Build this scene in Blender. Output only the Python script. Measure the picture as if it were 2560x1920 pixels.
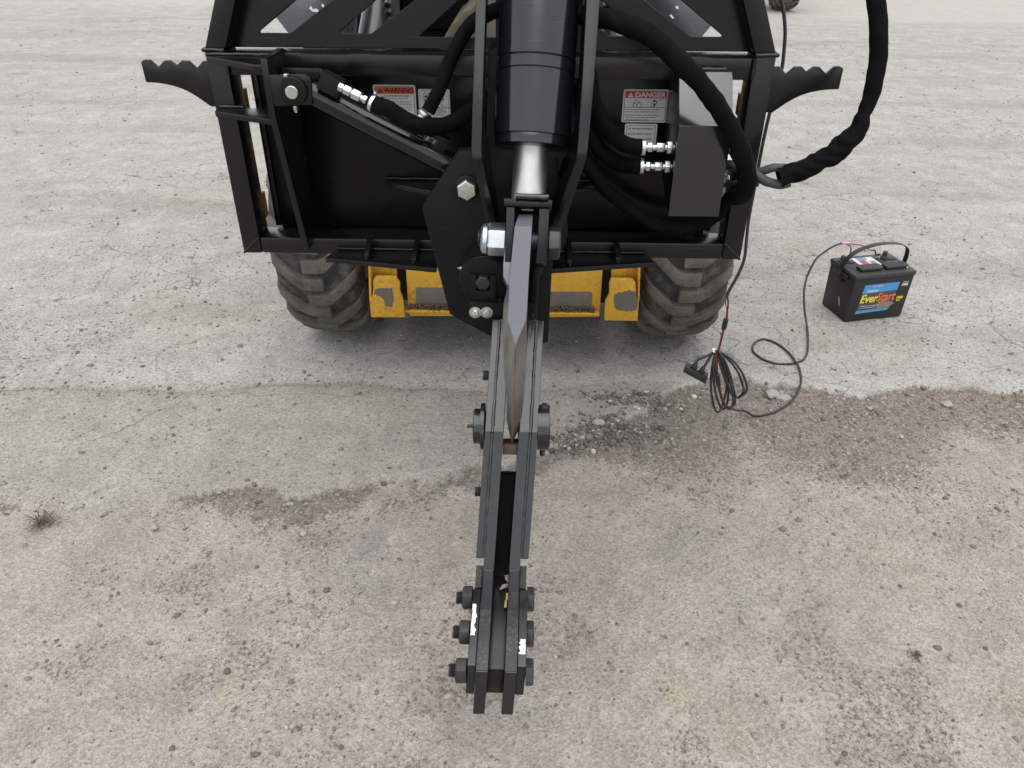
import bpy, bmesh, math, random
import numpy as np
from mathutils import Vector, Matrix

for o in list(bpy.data.objects):
    bpy.data.objects.remove(o)
scene = bpy.context.scene
COL = scene.collection
rnd = random.Random(7)

# ------------------------------------------------------------------ camera
CAM = np.array([0.087, 0.0, 1.465])
PITCH, ROLL, YAW = [math.radians(a) for a in (33.0, 0.32, 1.2)]
FPX = 1923.0                       # focal length in pixels of the 2560 px wide photograph
fw = np.array([-math.sin(YAW)*math.cos(PITCH), math.cos(YAW)*math.cos(PITCH), -math.sin(PITCH)])
rt = np.array([math.cos(YAW), math.sin(YAW), 0.0])
up = np.cross(rt, fw)
rt, up = rt*math.cos(ROLL)+up*math.sin(ROLL), up*math.cos(ROLL)-rt*math.sin(ROLL)
cd = bpy.data.cameras.new('camera')
cd.sensor_width = 36.0
cd.lens = 36.0*FPX/2560.0
cd.clip_start = 0.02
cd.clip_end = 1000
cam = bpy.data.objects.new('camera', cd)
COL.objects.link(cam)
cam.matrix_world = Matrix(((rt[0], up[0], -fw[0], CAM[0]), (rt[1], up[1], -fw[1], CAM[1]),
                           (rt[2], up[2], -fw[2], CAM[2]), (0, 0, 0, 1)))
scene.camera = cam

# ------------------------------------------------------------------ overcast sky, soft sun, exposure
SUN_EL, SUN_AZ = math.radians(77), math.radians(184)     # azimuth from +Y towards +X
w = bpy.data.worlds.new('World')
scene.world = w
w.use_nodes = True
nt = w.node_tree
nt.nodes.clear()
sky = nt.nodes.new('ShaderNodeTexSky')
sky.sky_type = 'NISHITA'
sky.sun_disc = False
sky.sun_elevation = SUN_EL
sky.sun_rotation = SUN_AZ
sky.air_density = 1.3
sky.dust_density = 0.6
sky.ozone_density = 1.0
hs = nt.nodes.new('ShaderNodeHueSaturation')
hs.inputs['Saturation'].default_value = 0.17
bg = nt.nodes.new('ShaderNodeBackground')
bg.inputs['Strength'].default_value = 0.15
wo = nt.nodes.new('ShaderNodeOutputWorld')
nt.links.new(sky.outputs[0], hs.inputs['Color'])
nt.links.new(hs.outputs[0], bg.inputs['Color'])
nt.links.new(bg.outputs[0], wo.inputs[0])
sd = bpy.data.lights.new('sun', 'SUN')
sd.energy = 1.5
sd.angle = math.radians(72)
sd.color = (1.0, 0.965, 0.92)
sun = bpy.data.objects.new('sun', sd)
COL.objects.link(sun)
sv = Vector((math.sin(SUN_AZ)*math.cos(SUN_EL), math.cos(SUN_AZ)*math.cos(SUN_EL), math.sin(SUN_EL)))
sun.rotation_euler = sv.to_track_quat('Z', 'Y').to_euler()
sun.location = (0, 4, 8)
vs = scene.view_settings
scene.display_settings.display_device = 'sRGB'
vs.view_transform = 'Standard'
vs.look = 'None'
vs.gamma = 1
vs.use_curve_mapping = False
vs.exposure = 0.78
scene.cycles.adaptive_threshold = 0.02
scene.cycles.max_bounces = 6
scene.cycles.diffuse_bounces = 3
scene.cycles.glossy_bounces = 3

# ------------------------------------------------------------------ survey helpers
# Points were measured on the photograph (2212 px wide view of it) and triangulated onto the real
# planes of the machine (world Y) or of the ground (world Z).
SS = 2560/2212
def ray(x, y):
    return fw+rt*((x*SS-1280)/FPX)+up*((960-y*SS)/FPX)
def at(x, y, Y):
    d = ray(x, y)
    return Vector(CAM+d*(Y/d[1]))
def gp(x, y, z=0.0):
    d = ray(x, y)
    return Vector(CAM+d*((z-CAM[2])/d[2]))
def dep(x, y, D):
    return Vector(CAM+ray(x, y)*D)

# ------------------------------------------------------------------ materials
MATS = {}
def nodes_of(name):
    m = bpy.data.materials.new(name)
    m.use_nodes = True
    t = m.node_tree
    b = t.nodes['Principled BSDF']
    return m, t, b
def N(t, kind, **kw):
    n = t.nodes.new(kind)
    for k, v in kw.items():
        if k.startswith('i_'):
            key = k[2:]
            n.inputs[int(key) if key.isdigit() else key.replace('_', ' ')].default_value = v
        else:
            setattr(n, k, v)
    return n
def ramp(t, src, p0, p1, c0=(0, 0, 0, 1), c1=(1, 1, 1, 1)):
    r = N(t, 'ShaderNodeValToRGB')
    r.color_ramp.elements[0].position = p0
    r.color_ramp.elements[1].position = p1
    r.color_ramp.elements[0].color = c0
    r.color_ramp.elements[1].color = c1
    t.links.new(src, r.inputs[0])
    return r.outputs[0]
def mixc(t, fac, a, b, mode='MIX'):
    n = N(t, 'ShaderNodeMix', data_type='RGBA', blend_type=mode)
    for sock, v in ((n.inputs[0], fac), (n.inputs[6], a), (n.inputs[7], b)):
        if hasattr(v, 'is_linked'):
            t.links.new(v, sock)
        else:
            sock.default_value = v if isinstance(v, (int, float)) else tuple(v)+((1,) if len(v) == 3 else ())
    return n.outputs[2]
def noise(t, scale, detail=4, rough=0.55, vec=None, dist=0.0):
    n = N(t, 'ShaderNodeTexNoise')
    n.inputs['Scale'].default_value = scale
    n.inputs['Detail'].default_value = detail
    n.inputs['Roughness'].default_value = rough
    n.inputs['Distortion'].default_value = dist
    if vec is not None:
        t.links.new(vec, n.inputs['Vector'])
    return n.outputs['Fac']
def bump(t, b, src, strength, dist, prev=None):
    n = N(t, 'ShaderNodeBump')
    n.inputs['Strength'].default_value = strength
    n.inputs['Distance'].default_value = dist
    t.links.new(src, n.inputs['Height'])
    if prev is not None:
        t.links.new(prev, n.inputs['Normal'])
    if b is not None:
        t.links.new(n.outputs[0], b.inputs['Normal'])
    return n.outputs[0]
def coord(t, kind='Object'):
    # world-space position keeps texture scale metric whatever the object's origin
    g = N(t, 'ShaderNodeNewGeometry')
    return g.outputs['Position']

def paint(name, col, rough, dust=0.25, dustcol=(0.12, 0.11, 0.10), ior=1.5, coat=0.0, wave=0.0015, scale=6, chip=0.0, dlo=0.5):
    m, t, b = nodes_of(name)
    v = coord(t)
    n1 = noise(t, scale, 6, 0.65, v)
    n2 = noise(t, scale*14, 3, 0.6, v)
    f = ramp(t, n1, dlo-0.05, dlo+0.3)
    f2 = ramp(t, n2, dlo, dlo+0.25)
    mm = N(t, 'ShaderNodeMath', operation='MULTIPLY')
    t.links.new(f, mm.inputs[0]); t.links.new(f2, mm.inputs[1])
    m2 = N(t, 'ShaderNodeMath', operation='MULTIPLY')
    t.links.new(mm.outputs[0], m2.inputs[0]); m2.inputs[1].default_value = dust
    c = mixc(t, m2.outputs[0], col, dustcol)
    mp = N(t, 'ShaderNodeMapping')
    mp.inputs['Scale'].default_value = (9, 9, 160)
    mp.inputs['Rotation'].default_value = (0.5, 0.35, 0.2)
    t.links.new(v, mp.inputs[0])
    n5 = noise(t, 1.0, 2, 0.5, mp.outputs[0])
    sc_ = N(t, 'ShaderNodeMath', operation='MULTIPLY')
    t.links.new(ramp(t, n5, 0.70, 0.76), sc_.inputs[0]); sc_.inputs[1].default_value = 0.35
    c = mixc(t, sc_.outputs[0], c, tuple(min(1.0, q*2.2+0.03) for q in col))
    if chip > 0:
        n3 = noise(t, 60, 2, 0.5, v)
        c = mixc(t, ramp(t, n3, 0.80-chip, 0.81-chip), c, (0.4, 0.39, 0.37))
    t.links.new(c, b.inputs['Base Color'])
    rr = N(t, 'ShaderNodeMapRange')
    rr.inputs[3].default_value = rough*0.8
    rr.inputs[4].default_value = min(1, rough*1.5)
    t.links.new(n1, rr.inputs[0])
    t.links.new(rr.outputs[0], b.inputs['Roughness'])
    b.inputs['IOR'].default_value = ior
    b.inputs['Coat Weight'].default_value = coat
    b.inputs['Coat Roughness'].default_value = 0.08
    n4 = noise(t, 35, 2, 0.5, v)
    bump(t, b, n4, 0.25, wave)
    MATS[name] = m
    return m
def metal(name, col, rough, col2=None, scale=30, metallic=1.0, bmp=0.0004, stretch=None):
    m, t, b = nodes_of(name)
    v = coord(t)
    if stretch:
        mp = N(t, 'ShaderNodeMapping')
        mp.inputs['Scale'].default_value = stretch
        t.links.new(v, mp.inputs[0])
        v = mp.outputs[0]
    n1 = noise(t, scale, 5, 0.65, v)
    c = mixc(t, ramp(t, n1, 0.35, 0.7), col, col2 or tuple(x*0.6 for x in col))
    t.links.new(c, b.inputs['Base Color'])
    b.inputs['Metallic'].default_value = metallic
    rr = N(t, 'ShaderNodeMapRange')
    rr.inputs[3].default_value = rough*0.7
    rr.inputs[4].default_value = min(1, rough*1.5)
    t.links.new(n1, rr.inputs[0])
    t.links.new(rr.outputs[0], b.inputs['Roughness'])
    bump(t, b, n1, 0.3, bmp)
    MATS[name] = m
    return m
def flat(name, col, rough=0.5, metallic=0, var=0.15, scale=40, spec=0.5, bmp=0.0):
    m, t, b = nodes_of(name)
    v = coord(t)
    n1 = noise(t, scale, 4, 0.6, v)
    c = mixc(t, n1, tuple(max(0, x*(1-var)) for x in col), tuple(min(1, x*(1+var)) for x in col))
    t.links.new(c, b.inputs['Base Color'])
    b.inputs['Roughness'].default_value = rough
    b.inputs['Metallic'].default_value = metallic
    b.inputs['Specular IOR Level'].default_value = spec
    if bmp:
        bump(t, b, n1, 0.4, bmp)
    MATS[name] = m
    return m

paint('black_paint', (0.0025, 0.0026, 0.0031), 0.20, dust=0.22, dustcol=(0.025, 0.024, 0.022), ior=1.30, wave=0.0008)
paint('frame_paint', (0.0042, 0.0044, 0.0050), 0.23, dust=0.35, dustcol=(0.040, 0.038, 0.035), ior=1.44, wave=0.001)
paint('gloss_paint', (0.007, 0.0075, 0.009), 0.15, dust=0.15, dustcol=(0.05, 0.05, 0.05), ior=1.62, wave=0.0004)
paint('ram_paint', (0.005, 0.0053, 0.0065), 0.11, dust=0.10, dustcol=(0.04, 0.04, 0.04), ior=1.5, wave=0.0003)
paint('cover_paint', (0.0055, 0.006, 0.007), 0.14, dust=0.12, dustcol=(0.04, 0.04, 0.04), ior=1.75, wave=0.0003)
paint('arm_paint', (0.009, 0.0095, 0.011), 0.17, dust=0.6, dustcol=(0.07, 0.067, 0.063), ior=1.56, wave=0.0007, dlo=0.46)
paint('blade_sky_grey', (0.115, 0.121, 0.138), 0.26, dust=0.3, dustcol=(0.16, 0.16, 0.165), ior=1.65, wave=0.0004)  # sky reflection on the blade put into the base colour as bluish grey
paint('satin_black', (0.0035, 0.0038, 0.0046), 0.42, dust=0.25, dustcol=(0.02, 0.02, 0.02), ior=1.32)
paint('mill_scale', (0.016, 0.016, 0.017), 0.45, dust=0.9, dustcol=(0.14, 0.135, 0.128), ior=1.5, dlo=0.43, scale=16, wave=0.002)
paint('loader_grey', (0.030, 0.033, 0.040), 0.24, dust=0.35, dustcol=(0.09, 0.09, 0.09), ior=1.6)
paint('yellow_paint', (0.56, 0.30, 0.02), 0.5, dust=1.0, dustcol=(0.09, 0.062, 0.035), scale=7, dlo=0.45)
paint('dirty_yellow', (0.30, 0.17, 0.02), 0.55, dust=1.0, dustcol=(0.06, 0.04, 0.025), scale=12)
paint('white_paint', (0.80, 0.80, 0.80), 0.5, dust=0.05)
paint('dirty_steel', (0.10, 0.092, 0.082), 0.7, dust=0.95, dustcol=(0.21, 0.155, 0.09), scale=24, dlo=0.42)
metal('zinc', (0.60, 0.61, 0.60), 0.30, (0.44, 0.44, 0.41))
metal('bright_zinc', (0.62, 0.66, 0.70), 0.30, (0.45, 0.48, 0.51))
metal('chrome', (0.60, 0.60, 0.595), 0.42, (0.46, 0.455, 0.44), scale=10, bmp=0.0001)
metal('ground_steel', (0.36, 0.352, 0.338), 0.42, (0.19, 0.184, 0.174), scale=10, stretch=(9, 1.5, 1.5), bmp=0.0006)
metal('dark_steel', (0.022, 0.022, 0.024), 0.38, (0.012, 0.012, 0.013), metallic=0.0)
metal('rust', (0.085, 0.052, 0.03), 0.75, (0.05, 0.034, 0.022), metallic=0.1)
flat('slot_shade_black', (0.003, 0.003, 0.003), 0.7, spec=0.15)  # deep shade of the slot between the arms put into the spacer's colour
flat('rubber_hose', (0.035, 0.035, 0.036), 0.6, var=0.3)
flat('wire_black', (0.022, 0.023, 0.025), 0.42, var=0.2)
flat('wire_red', (0.30, 0.016, 0.014), 0.4)
flat('plastic_black', (0.012, 0.012, 0.0125), 0.45, var=0.4, scale=25, bmp=0.0004)
flat('lid_black', (0.028, 0.028, 0.029), 0.55, var=0.5, scale=60, bmp=0.0003)
flat('label_white', (0.66, 0.66, 0.66), 0.45, var=0.06)
flat('label_black', (0.010, 0.010, 0.010), 0.5)
flat('label_orange', (0.70, 0.10, 0.015), 0.45, var=0.08)
flat('label_red', (0.55, 0.012, 0.02), 0.45, var=0.08)
flat('label_blue', (0.065, 0.235, 0.50), 0.4, var=0.1)
flat('label_grey', (0.055, 0.055, 0.055), 0.5, var=0.25)
flat('label_yellow', (0.68, 0.58, 0.05), 0.45, var=0.06)
flat('label_vermilion', (0.66, 0.13, 0.035), 0.45, var=0.08)
flat('label_brown', (0.20, 0.15, 0.11), 0.7, var=0.4, scale=120)
flat('label_lime', (0.55, 0.80, 0.10), 0.5, var=0.1)
flat('splice_purple', (0.60, 0.28, 0.68), 0.3)
flat('khaki', (0.15, 0.125, 0.085), 0.85, var=0.4, scale=30, bmp=0.003)
flat('beige', (0.27, 0.235, 0.18), 0.8, var=0.15)
flat('dry_leaf', (0.17, 0.14, 0.11), 0.85, var=0.4, scale=200)
flat('splinter', (0.36, 0.24, 0.10), 0.8, var=0.3, scale=120)
flat('cab_dark', (0.012, 0.012, 0.016), 0.6, var=0.6, scale=200)

def fabric():
    m, t, b = nodes_of('sleeve')
    v = coord(t)
    n1 = noise(t, 18, 4, 0.6, v)
    n2 = noise(t, 900, 2, 0.5, v)
    c = mixc(t, ramp(t, n1, 0.35, 0.75), (0.0018, 0.0019, 0.0026), (0.0055, 0.0055, 0.0062))
    t.links.new(c, b.inputs['Base Color'])
    b.inputs['Roughness'].default_value = 0.85
    b.inputs['Specular IOR Level'].default_value = 0.10
    p = bump(t, None, n1, 0.5, 0.006)
    bump(t, b, n2, 0.35, 0.0006, p)
    MATS['sleeve'] = m
fabric()

def tyre_mats():
    for nm, c0, c1, lo, hi in (('tyre_groove', (0.030, 0.030, 0.032), (0.13, 0.118, 0.10), 0.48, 0.70),
                               ('tyre_lug', (0.058, 0.053, 0.046), (0.140, 0.122, 0.098), 0.30, 0.66)):
        m, t, b = nodes_of(nm)
        v = coord(t)
        n1 = noise(t, 16, 6, 0.7, v)
        n2 = noise(t, 130, 4, 0.6, v)
        c = mixc(t, ramp(t, n1, lo, hi), c0, c1)
        c = mixc(t, ramp(t, n2, 0.56, 0.66), c, (0.05, 0.046, 0.04))
        t.links.new(c, b.inputs['Base Color'])
        b.inputs['Roughness'].default_value = 0.85
        bump(t, b, n2, 0.6, 0.003)
        MATS[nm] = m
tyre_mats()

# ------------------------------------------------------------------ object helpers
WLOC = {}
def link(name, me, mats, parent=None, smooth=40.0):
    if not isinstance(mats, (list, tuple)):
        mats = [mats]
    for mm in mats:
        me.materials.append(MATS[mm])
    n = len(me.vertices)
    co = np.empty(n*3, np.float32)
    me.vertices.foreach_get('co', co)
    co = co.reshape(-1, 3)
    c = (co.min(0)+co.max(0))/2
    if parent is None:
        c[2] = co[:, 2].min()
    co -= c
    me.vertices.foreach_set('co', co.ravel())
    if smooth:
        me.polygons.foreach_set('use_smooth', np.ones(len(me.polygons), bool))
        me.set_sharp_from_angle(angle=math.radians(smooth))
    me.update()
    o = bpy.data.objects.new(name, me)
    COL.objects.link(o)
    cw = Vector([float(q) for q in c])
    if parent is not None:
        o.parent = parent
        o.location = cw-WLOC[parent.name]
    else:
        o.location = cw
    WLOC[o.name] = cw
    return o
def root(name, label, cat, loc, group=None):
    o = bpy.data.objects.new(name, None)
    COL.objects.link(o)
    o.empty_display_size = 0.1
    o.location = loc
    WLOC[o.name] = Vector(loc)
    tag(o, label, cat, group)
    return o
def tag(o, label=None, cat=None, group=None, kind=None):
    if label: o['label'] = label
    if cat: o['category'] = cat
    if group: o['group'] = group
    if kind: o['kind'] = kind
    return o
def finish(name, bm, mats, parent, bev=0.0, smooth=40.0, seg=2):
    bmesh.ops.remove_doubles(bm, verts=bm.verts, dist=1e-6)
    bmesh.ops.recalc_face_normals(bm, faces=bm.faces)
    if bev > 0:
        es = [e for e in bm.edges if len(e.link_faces) == 2 and e.calc_face_angle(0) > math.radians(28)]
        bmesh.ops.bevel(bm, geom=es, offset=bev, segments=seg, profile=0.6, affect='EDGES', clamp_overlap=True)
    me = bpy.data.meshes.new(name)
    bm.to_mesh(me)
    bm.free()
    return link(name, me, mats, parent, smooth)
def prism(name, pts, vec, mats, parent, bev=0.0015, smooth=35.0):
    bm = bmesh.new()
    vec = Vector(vec)
    a = [bm.verts.new(Vector(p)) for p in pts]
    b = [bm.verts.new(Vector(p)+vec) for p in pts]
    n = len(pts)
    bm.faces.new(a)
    bm.faces.new(list(reversed(b)))
    for i in range(n):
        j = (i+1) % n
        bm.faces.new((a[j], a[i], b[i], b[j]))
    return finish(name, bm, mats, parent, bev, smooth)
def box(name, lo, hi, mats, parent, bev=0.002):
    (x0, y0, z0), (x1, y1, z1) = lo, hi
    return prism(name, [(x0, y0, z0), (x1, y0, z0), (x1, y0, z1), (x0, y0, z1)], (0, y1-y0, 0), mats, parent, bev)
def frame_of(axis):
    axis = Vector(axis).normalized()
    h = Vector((0, 0, 1)) if abs(axis.z) < 0.9 else Vector((0, 1, 0))
    u = axis.cross(h).normalized()
    v = u.cross(axis).normalized()
    return axis, u, v
def lathe(name, p0, axis, prof, mats, parent, segs=32, bev=0.0, smooth=35.0, phase=0.0, cap=True):
    ax, u, v = frame_of(axis)
    p0 = Vector(p0)
    bm = bmesh.new()
    rings = []
    for t, r in prof:
        rings.append([bm.verts.new(p0+ax*t+(u*math.cos(a)+v*math.sin(a))*r)
                      for a in [2*math.pi*k/segs+phase for k in range(segs)]])
    for i in range(len(rings)-1):
        for k in range(segs):
            j = (k+1) % segs
            bm.faces.new((rings[i][k], rings[i][j], rings[i+1][j], rings[i+1][k]))
    if cap:
        bm.faces.new(list(reversed(rings[0])))
        bm.faces.new(rings[-1])
    return finish(name, bm, mats, parent, bev, smooth)
def hexa(name, p0, axis, af, h, mats, parent, bev=0.0015, phase=0.0):
    r = af/math.sqrt(3)
    return lathe(name, p0, axis, [(0, r*0.985), (h*0.06, r), (h*0.86, r), (h, r*0.88)], mats, parent, 6, bev, 30, phase)
def thread(name, p0, axis, r, L, mats, parent, pitch=0.003):
    prof = []
    n = max(2, int(L/pitch))
    for i in range(n):
        prof += [(i*L/n, r), ((i+0.5)*L/n, r*0.88)]
    prof.append((L, r*0.9))
    return lathe(name, p0, axis, prof, mats, parent, 18, 0, 60)
def catmull(pts, n=8):
    P = [Vector(p) for p in pts]
    P = [P[0]*2-P[1]]+P+[P[-1]*2-P[-2]]
    out = []
    for i in range(1, len(P)-2):
        a, b, c, d = P[i-1], P[i], P[i+1], P[i+2]
        for k in range(n):
            t = k/n
            out.append(0.5*((2*b)+(c-a)*t+(2*a-5*b+4*c-d)*t*t+(3*b-a-3*c+d)*t**3))
    out.append(P[-2])
    return out
def tube(name, pts, r, mats, parent, segs=12, n=8, wr=0.0, seed=0, cap=True, close=False, flatten=None):
    path = catmull(pts, n)
    m = len(path)
    rr = random.Random(seed)
    ph = [rr.uniform(0, 6.28) for _ in range(8)]
    tang = [(path[min(i+1, m-1)]-path[max(i-1, 0)]).normalized() for i in range(m)]
    t0 = tang[0]
    u = t0.cross(Vector((0.3, 0.2, 1))).normalized()
    bm = bmesh.new()
    rings = []
    s = 0.0
    for i in range(m):
        if i:
            s += (path[i]-path[i-1]).length
        u = (u-tang[i]*u.dot(tang[i])).normalized()
        v = tang[i].cross(u)
        if isinstance(r, (list, tuple)):
            f = i/(m-1)*(len(r)-1)
            k = min(int(f), len(r)-2)
            rad = r[k]*(1-(f-k))+r[k+1]*(f-k)
        else:
            rad = r
        ring = []
        for k in range(segs):
            a = 2*math.pi*k/segs
            q = rad
            if wr:
                wv_ = wr
                if isinstance(wr, (list, tuple)):
                    f_ = i/(m-1)*(len(wr)-1)
                    k_ = min(int(f_), len(wr)-2)
                    wv_ = wr[k_]*(1-(f_-k_))+wr[k_+1]*(f_-k_)
                q *= 1+wv_*(math.sin(s*95+2*math.sin(a+ph[0])+ph[1])*0.5+math.sin(s*210+3*math.sin(a*2+ph[2])+ph[3])*0.35
                           + math.sin(a*3+s*40+ph[4])*0.35+math.sin(a*2-s*60+ph[5])*0.3)
            ring.append(bm.verts.new(path[i]+(u*math.cos(a)+v*math.sin(a))*q))
        rings.append(ring)
    for i in range(m-1):
        for k in range(segs):
            j = (k+1) % segs
            bm.faces.new((rings[i][k], rings[i][j], rings[i+1][j], rings[i+1][k]))
    if cap:
        bm.faces.new(list(reversed(rings[0])))
        bm.faces.new(rings[-1])
    return finish(name, bm, mats, parent, 0, 60)
def weld(name, a, b, r, parent, mat='black_paint', seed=0):
    a, b = Vector(a), Vector(b)
    rr = random.Random(seed)
    L = (b-a).length
    k = max(4, int(L/0.009))
    pts = [a.lerp(b, i/k)+Vector((rr.uniform(-1, 1), rr.uniform(-1, 1), rr.uniform(-1, 1)))*r*0.14 for i in range(k+1)]
    rs = [r*rr.uniform(0.88, 1.08) for _ in range(k+1)]
    return tube(name, pts, rs, mat, parent, 8, 2)
def ribbon(name, pts, width_vec, thick, mats, parent, n=8):
    path = catmull(pts, n)
    wv = Vector(width_vec)
    bm = bmesh.new()
    rows = []
    m = len(path)
    for i, p in enumerate(path):
        tg = (path[min(i+1, m-1)]-path[max(i-1, 0)]).normalized()
        nn = tg.cross(wv).normalized()*thick/2
        rows.append([bm.verts.new(p+wv/2+nn), bm.verts.new(p-wv/2+nn), bm.verts.new(p-wv/2-nn), bm.verts.new(p+wv/2-nn)])
    for i in range(m-1):
        for k in range(4):
            j = (k+1) % 4
            bm.faces.new((rows[i][k], rows[i][j], rows[i+1][j], rows[i+1][k]))
    bm.faces.new(list(reversed(rows[0])))
    bm.faces.new(rows[-1])
    return finish(name, bm, mats, parent, 0.0008, 50)
def plate_holes(name, outer, holes, thick, tomat, mats, parent, bev=0.0012):
    """2D outline with holes (metres in a local plane), filled and extruded; tomat maps the local plane to the world."""
    cu = bpy.data.curves.new(name, 'CURVE')
    cu.dimensions = '2D'
    cu.fill_mode = 'BOTH'
    cu.extrude = thick/2-bev
    cu.bevel_depth = bev
    cu.bevel_resolution = 1
    cu.offset = -bev
    for loop in [outer]+holes:
        sp = cu.splines.new('POLY')
        sp.points.add(len(loop)-1)
        for p, q in zip(sp.points, loop):
            p.co = (q[0], q[1], 0, 1)
        sp.use_cyclic_u = True
    tmp = bpy.data.objects.new('tmp', cu)
    COL.objects.link(tmp)
    dg = bpy.context.evaluated_depsgraph_get()
    me = bpy.data.meshes.new_from_object(tmp.evaluated_get(dg))
    bpy.data.objects.remove(tmp)
    bpy.data.curves.remove(cu)
    me.transform(tomat)
    me.materials.clear()
    me.name = name
    return link(name, me, mats, parent, 35)
def rounded(pts, r, n=4):
    """round the corners of a 2D polygon; r may be a list"""
    out = []
    m = len(pts)
    for i in range(m):
        p = Vector(pts[i]); a = Vector(pts[i-1]); b = Vector(pts[(i+1) % m])
        ri = r[i] if isinstance(r, (list, tuple)) else r
        if ri <= 0:
            out.append(tuple(p)); continue
        da, db = (a-p), (b-p)
        ri = min(ri, da.length*0.45, db.length*0.45)
        p0, p1 = p+da.normalized()*ri, p+db.normalized()*ri
        for k in range(n+1):
            t = k/n
            q = p0*(1-t)**2+p*2*t*(1-t)+p1*t*t
            out.append(tuple(q))
    return out
TEXTS = []
def text(name, s, size, mat, parent, origin, xd, yd, align='LEFT', bold=0.0, shear=0.0, sx=1.0, thick=0.00015, width=None):
    cu = bpy.data.curves.new(name, 'FONT')
    cu.body = s
    cu.size = size
    cu.align_x = align
    cu.offset = bold*size
    cu.shear = shear
    cu.resolution_u = 3
    cu.extrude = thick
    tmp = bpy.data.objects.new('tmp', cu)
    COL.objects.link(tmp)
    dg = bpy.context.evaluated_depsgraph_get()
    me = bpy.data.meshes.new_from_object(tmp.evaluated_get(dg))
    bpy.data.objects.remove(tmp)
    bpy.data.curves.remove(cu)
    if width:
        xs_ = [v.co.x for v in me.vertices]
        sx = width/(max(xs_)-min(xs_))
    xd, yd = Vector(xd).normalized(), Vector(yd).normalized()
    zd = xd.cross(yd)
    o = Vector(origin)
    me.transform(Matrix(((xd.x*sx, yd.x, zd.x, o.x), (xd.y*sx, yd.y, zd.y, o.y), (xd.z*sx, yd.z, zd.z, o.z), (0, 0, 0, 1))))
    me.materials.clear()
    return link(name, me, mat, parent, 0)

# ------------------------------------------------------------------ ground
def vnoise(x, y, seed):
    xi = np.floor(x).astype(np.int64); yi = np.floor(y).astype(np.int64)
    fx = x-xi; fy = y-yi
    def h(a, b):
        n = (a*374761393+b*668265263+seed*982451653) & 0x7fffffff
        n = ((n ^ (n >> 13))*1274126177) & 0x7fffffff
        return ((n ^ (n >> 16)) & 0xffff)/65535.0
    ux = fx*fx*(3-2*fx); uy = fy*fy*(3-2*fy)
    return (h(xi, yi)*(1-ux)+h(xi+1, yi)*ux)*(1-uy)+(h(xi, yi+1)*(1-ux)+h(xi+1, yi+1)*ux)*uy
def fbm(x, y, seed, oct=5, gain=0.5):
    s = 0; a = 1; t = 0
    for i in range(oct):
        s = s+a*vnoise(x*2**i+17.3*i, y*2**i-9.1*i, seed+i)
        t += a
        a *= gain
    return s/t
def gxy(pts):
    q = [gp(*p) for p in pts]
    q.sort(key=lambda p: p.x)
    return np.array([[p.x, p.y] for p in q])
EDGE = gxy([(0, 1086), (60, 1082), (125, 1074), (210, 1084), (280, 1091), (350, 1080), (415, 1069), (480, 1052), (540, 1041), (610, 1059),
            (740, 1061), (820, 1036), (950, 1036), (1040, 1006), (1180, 985), (1260, 948), (1400, 880), (1480, 828), (1560, 805), (1642, 826),
            (1743, 831), (1850, 844), (1956, 826), (2080, 838), (2212, 847)])
SEAM = gxy([(0, 841), (100, 836), (200, 838), (300, 834), (400, 841), (500, 840), (550, 834), (650, 826), (760, 828), (900, 834), (980, 838), (1050, 846)])
def sstep(a, b, x):
    t = np.clip((x-a)/(b-a), 0, 1)
    return t*t*(3-2*t)
def zones(X, Y):
    wob = (fbm(X*5, Y*5, 11)-0.5)*0.16+(fbm(X*20, Y*20, 12)-0.5)*0.09
    yb = np.interp(X, EDGE[:, 0], EDGE[:, 1])
    d = Y+wob*0.7-yb                          # >0: asphalt side
    asph = sstep(-0.007, 0.007, d)
    right = sstep(0.15, 0.7, X)
    # loose brown grit below the broken edge, patchy further out
    bandw = 0.08+0.24*right+0.10*(fbm(X*1.5, Y*1.5, 21)-0.5)
    loose = (1-asph)*sstep(bandw*2.2, bandw*0.35, -d+(fbm(X*3.2, Y*3.2, 22)-0.5)*0.55)
    patch = sstep(0.52, 0.66, fbm(X*2.4+3, Y*2.4, 23))*(0.25+0.75*fbm(X*9, Y*9, 24))
    loose = np.maximum(loose, (1-asph)*patch*0.50)
    patch2 = sstep(0.55, 0.62, fbm(X*6.5+7, Y*6.5, 26))*sstep(0.40, 0.55, fbm(X*1.3+2, Y*1.3, 27))
    loose = np.maximum(loose, (1-asph)*patch2*0.45)
    # grit blown over the asphalt
    loose = np.maximum(loose, asph*sstep(0.60, 0.78, fbm(X*1.1+9, Y*1.6, 25))*0.35)
    ys = np.interp(X, SEAM[:, 0], SEAM[:, 1])+(fbm(X*9, Y*0+2, 31)-0.5)*0.05
    sd_ = np.abs(Y-ys)
    seam = np.exp(-(sd_/0.010)**2)*sstep(0.15, -0.05, X)*(0.45+0.55*fbm(X*4, Y*4, 32))
    seam = np.maximum(seam, np.exp(-((d+0.003)/0.0055)**2)*sstep(0.35, 0.6, fbm(X*6+1, Y*6, 34))*0.85)
    seamw = np.exp(-(sd_/0.04)**2)*sstep(0.15, -0.05, X)
    slab = sstep(0.0, 0.02, ys-Y+0.10*sstep(0.0, 0.5, X))*asph*sstep(1.0, 0.55, X+(fbm(X*4, Y*4, 33)-0.5)*0.4)
    g1 = gp(1330, 925)
    dark = np.exp(-(((X-g1.x)/0.085)**2+((Y-g1.y)/0.05)**2)*1.0)*0.8+0.35*np.exp(-(((X-g1.x-0.16)/0.22)**2+((Y-g1.y-0.16)/0.09)**2))
    dark = np.clip(dark*(0.45+0.9*fbm(X*14, Y*14, 41)), 0, 1)
    return asph, loose, seam, seamw, slab, dark, d
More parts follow.
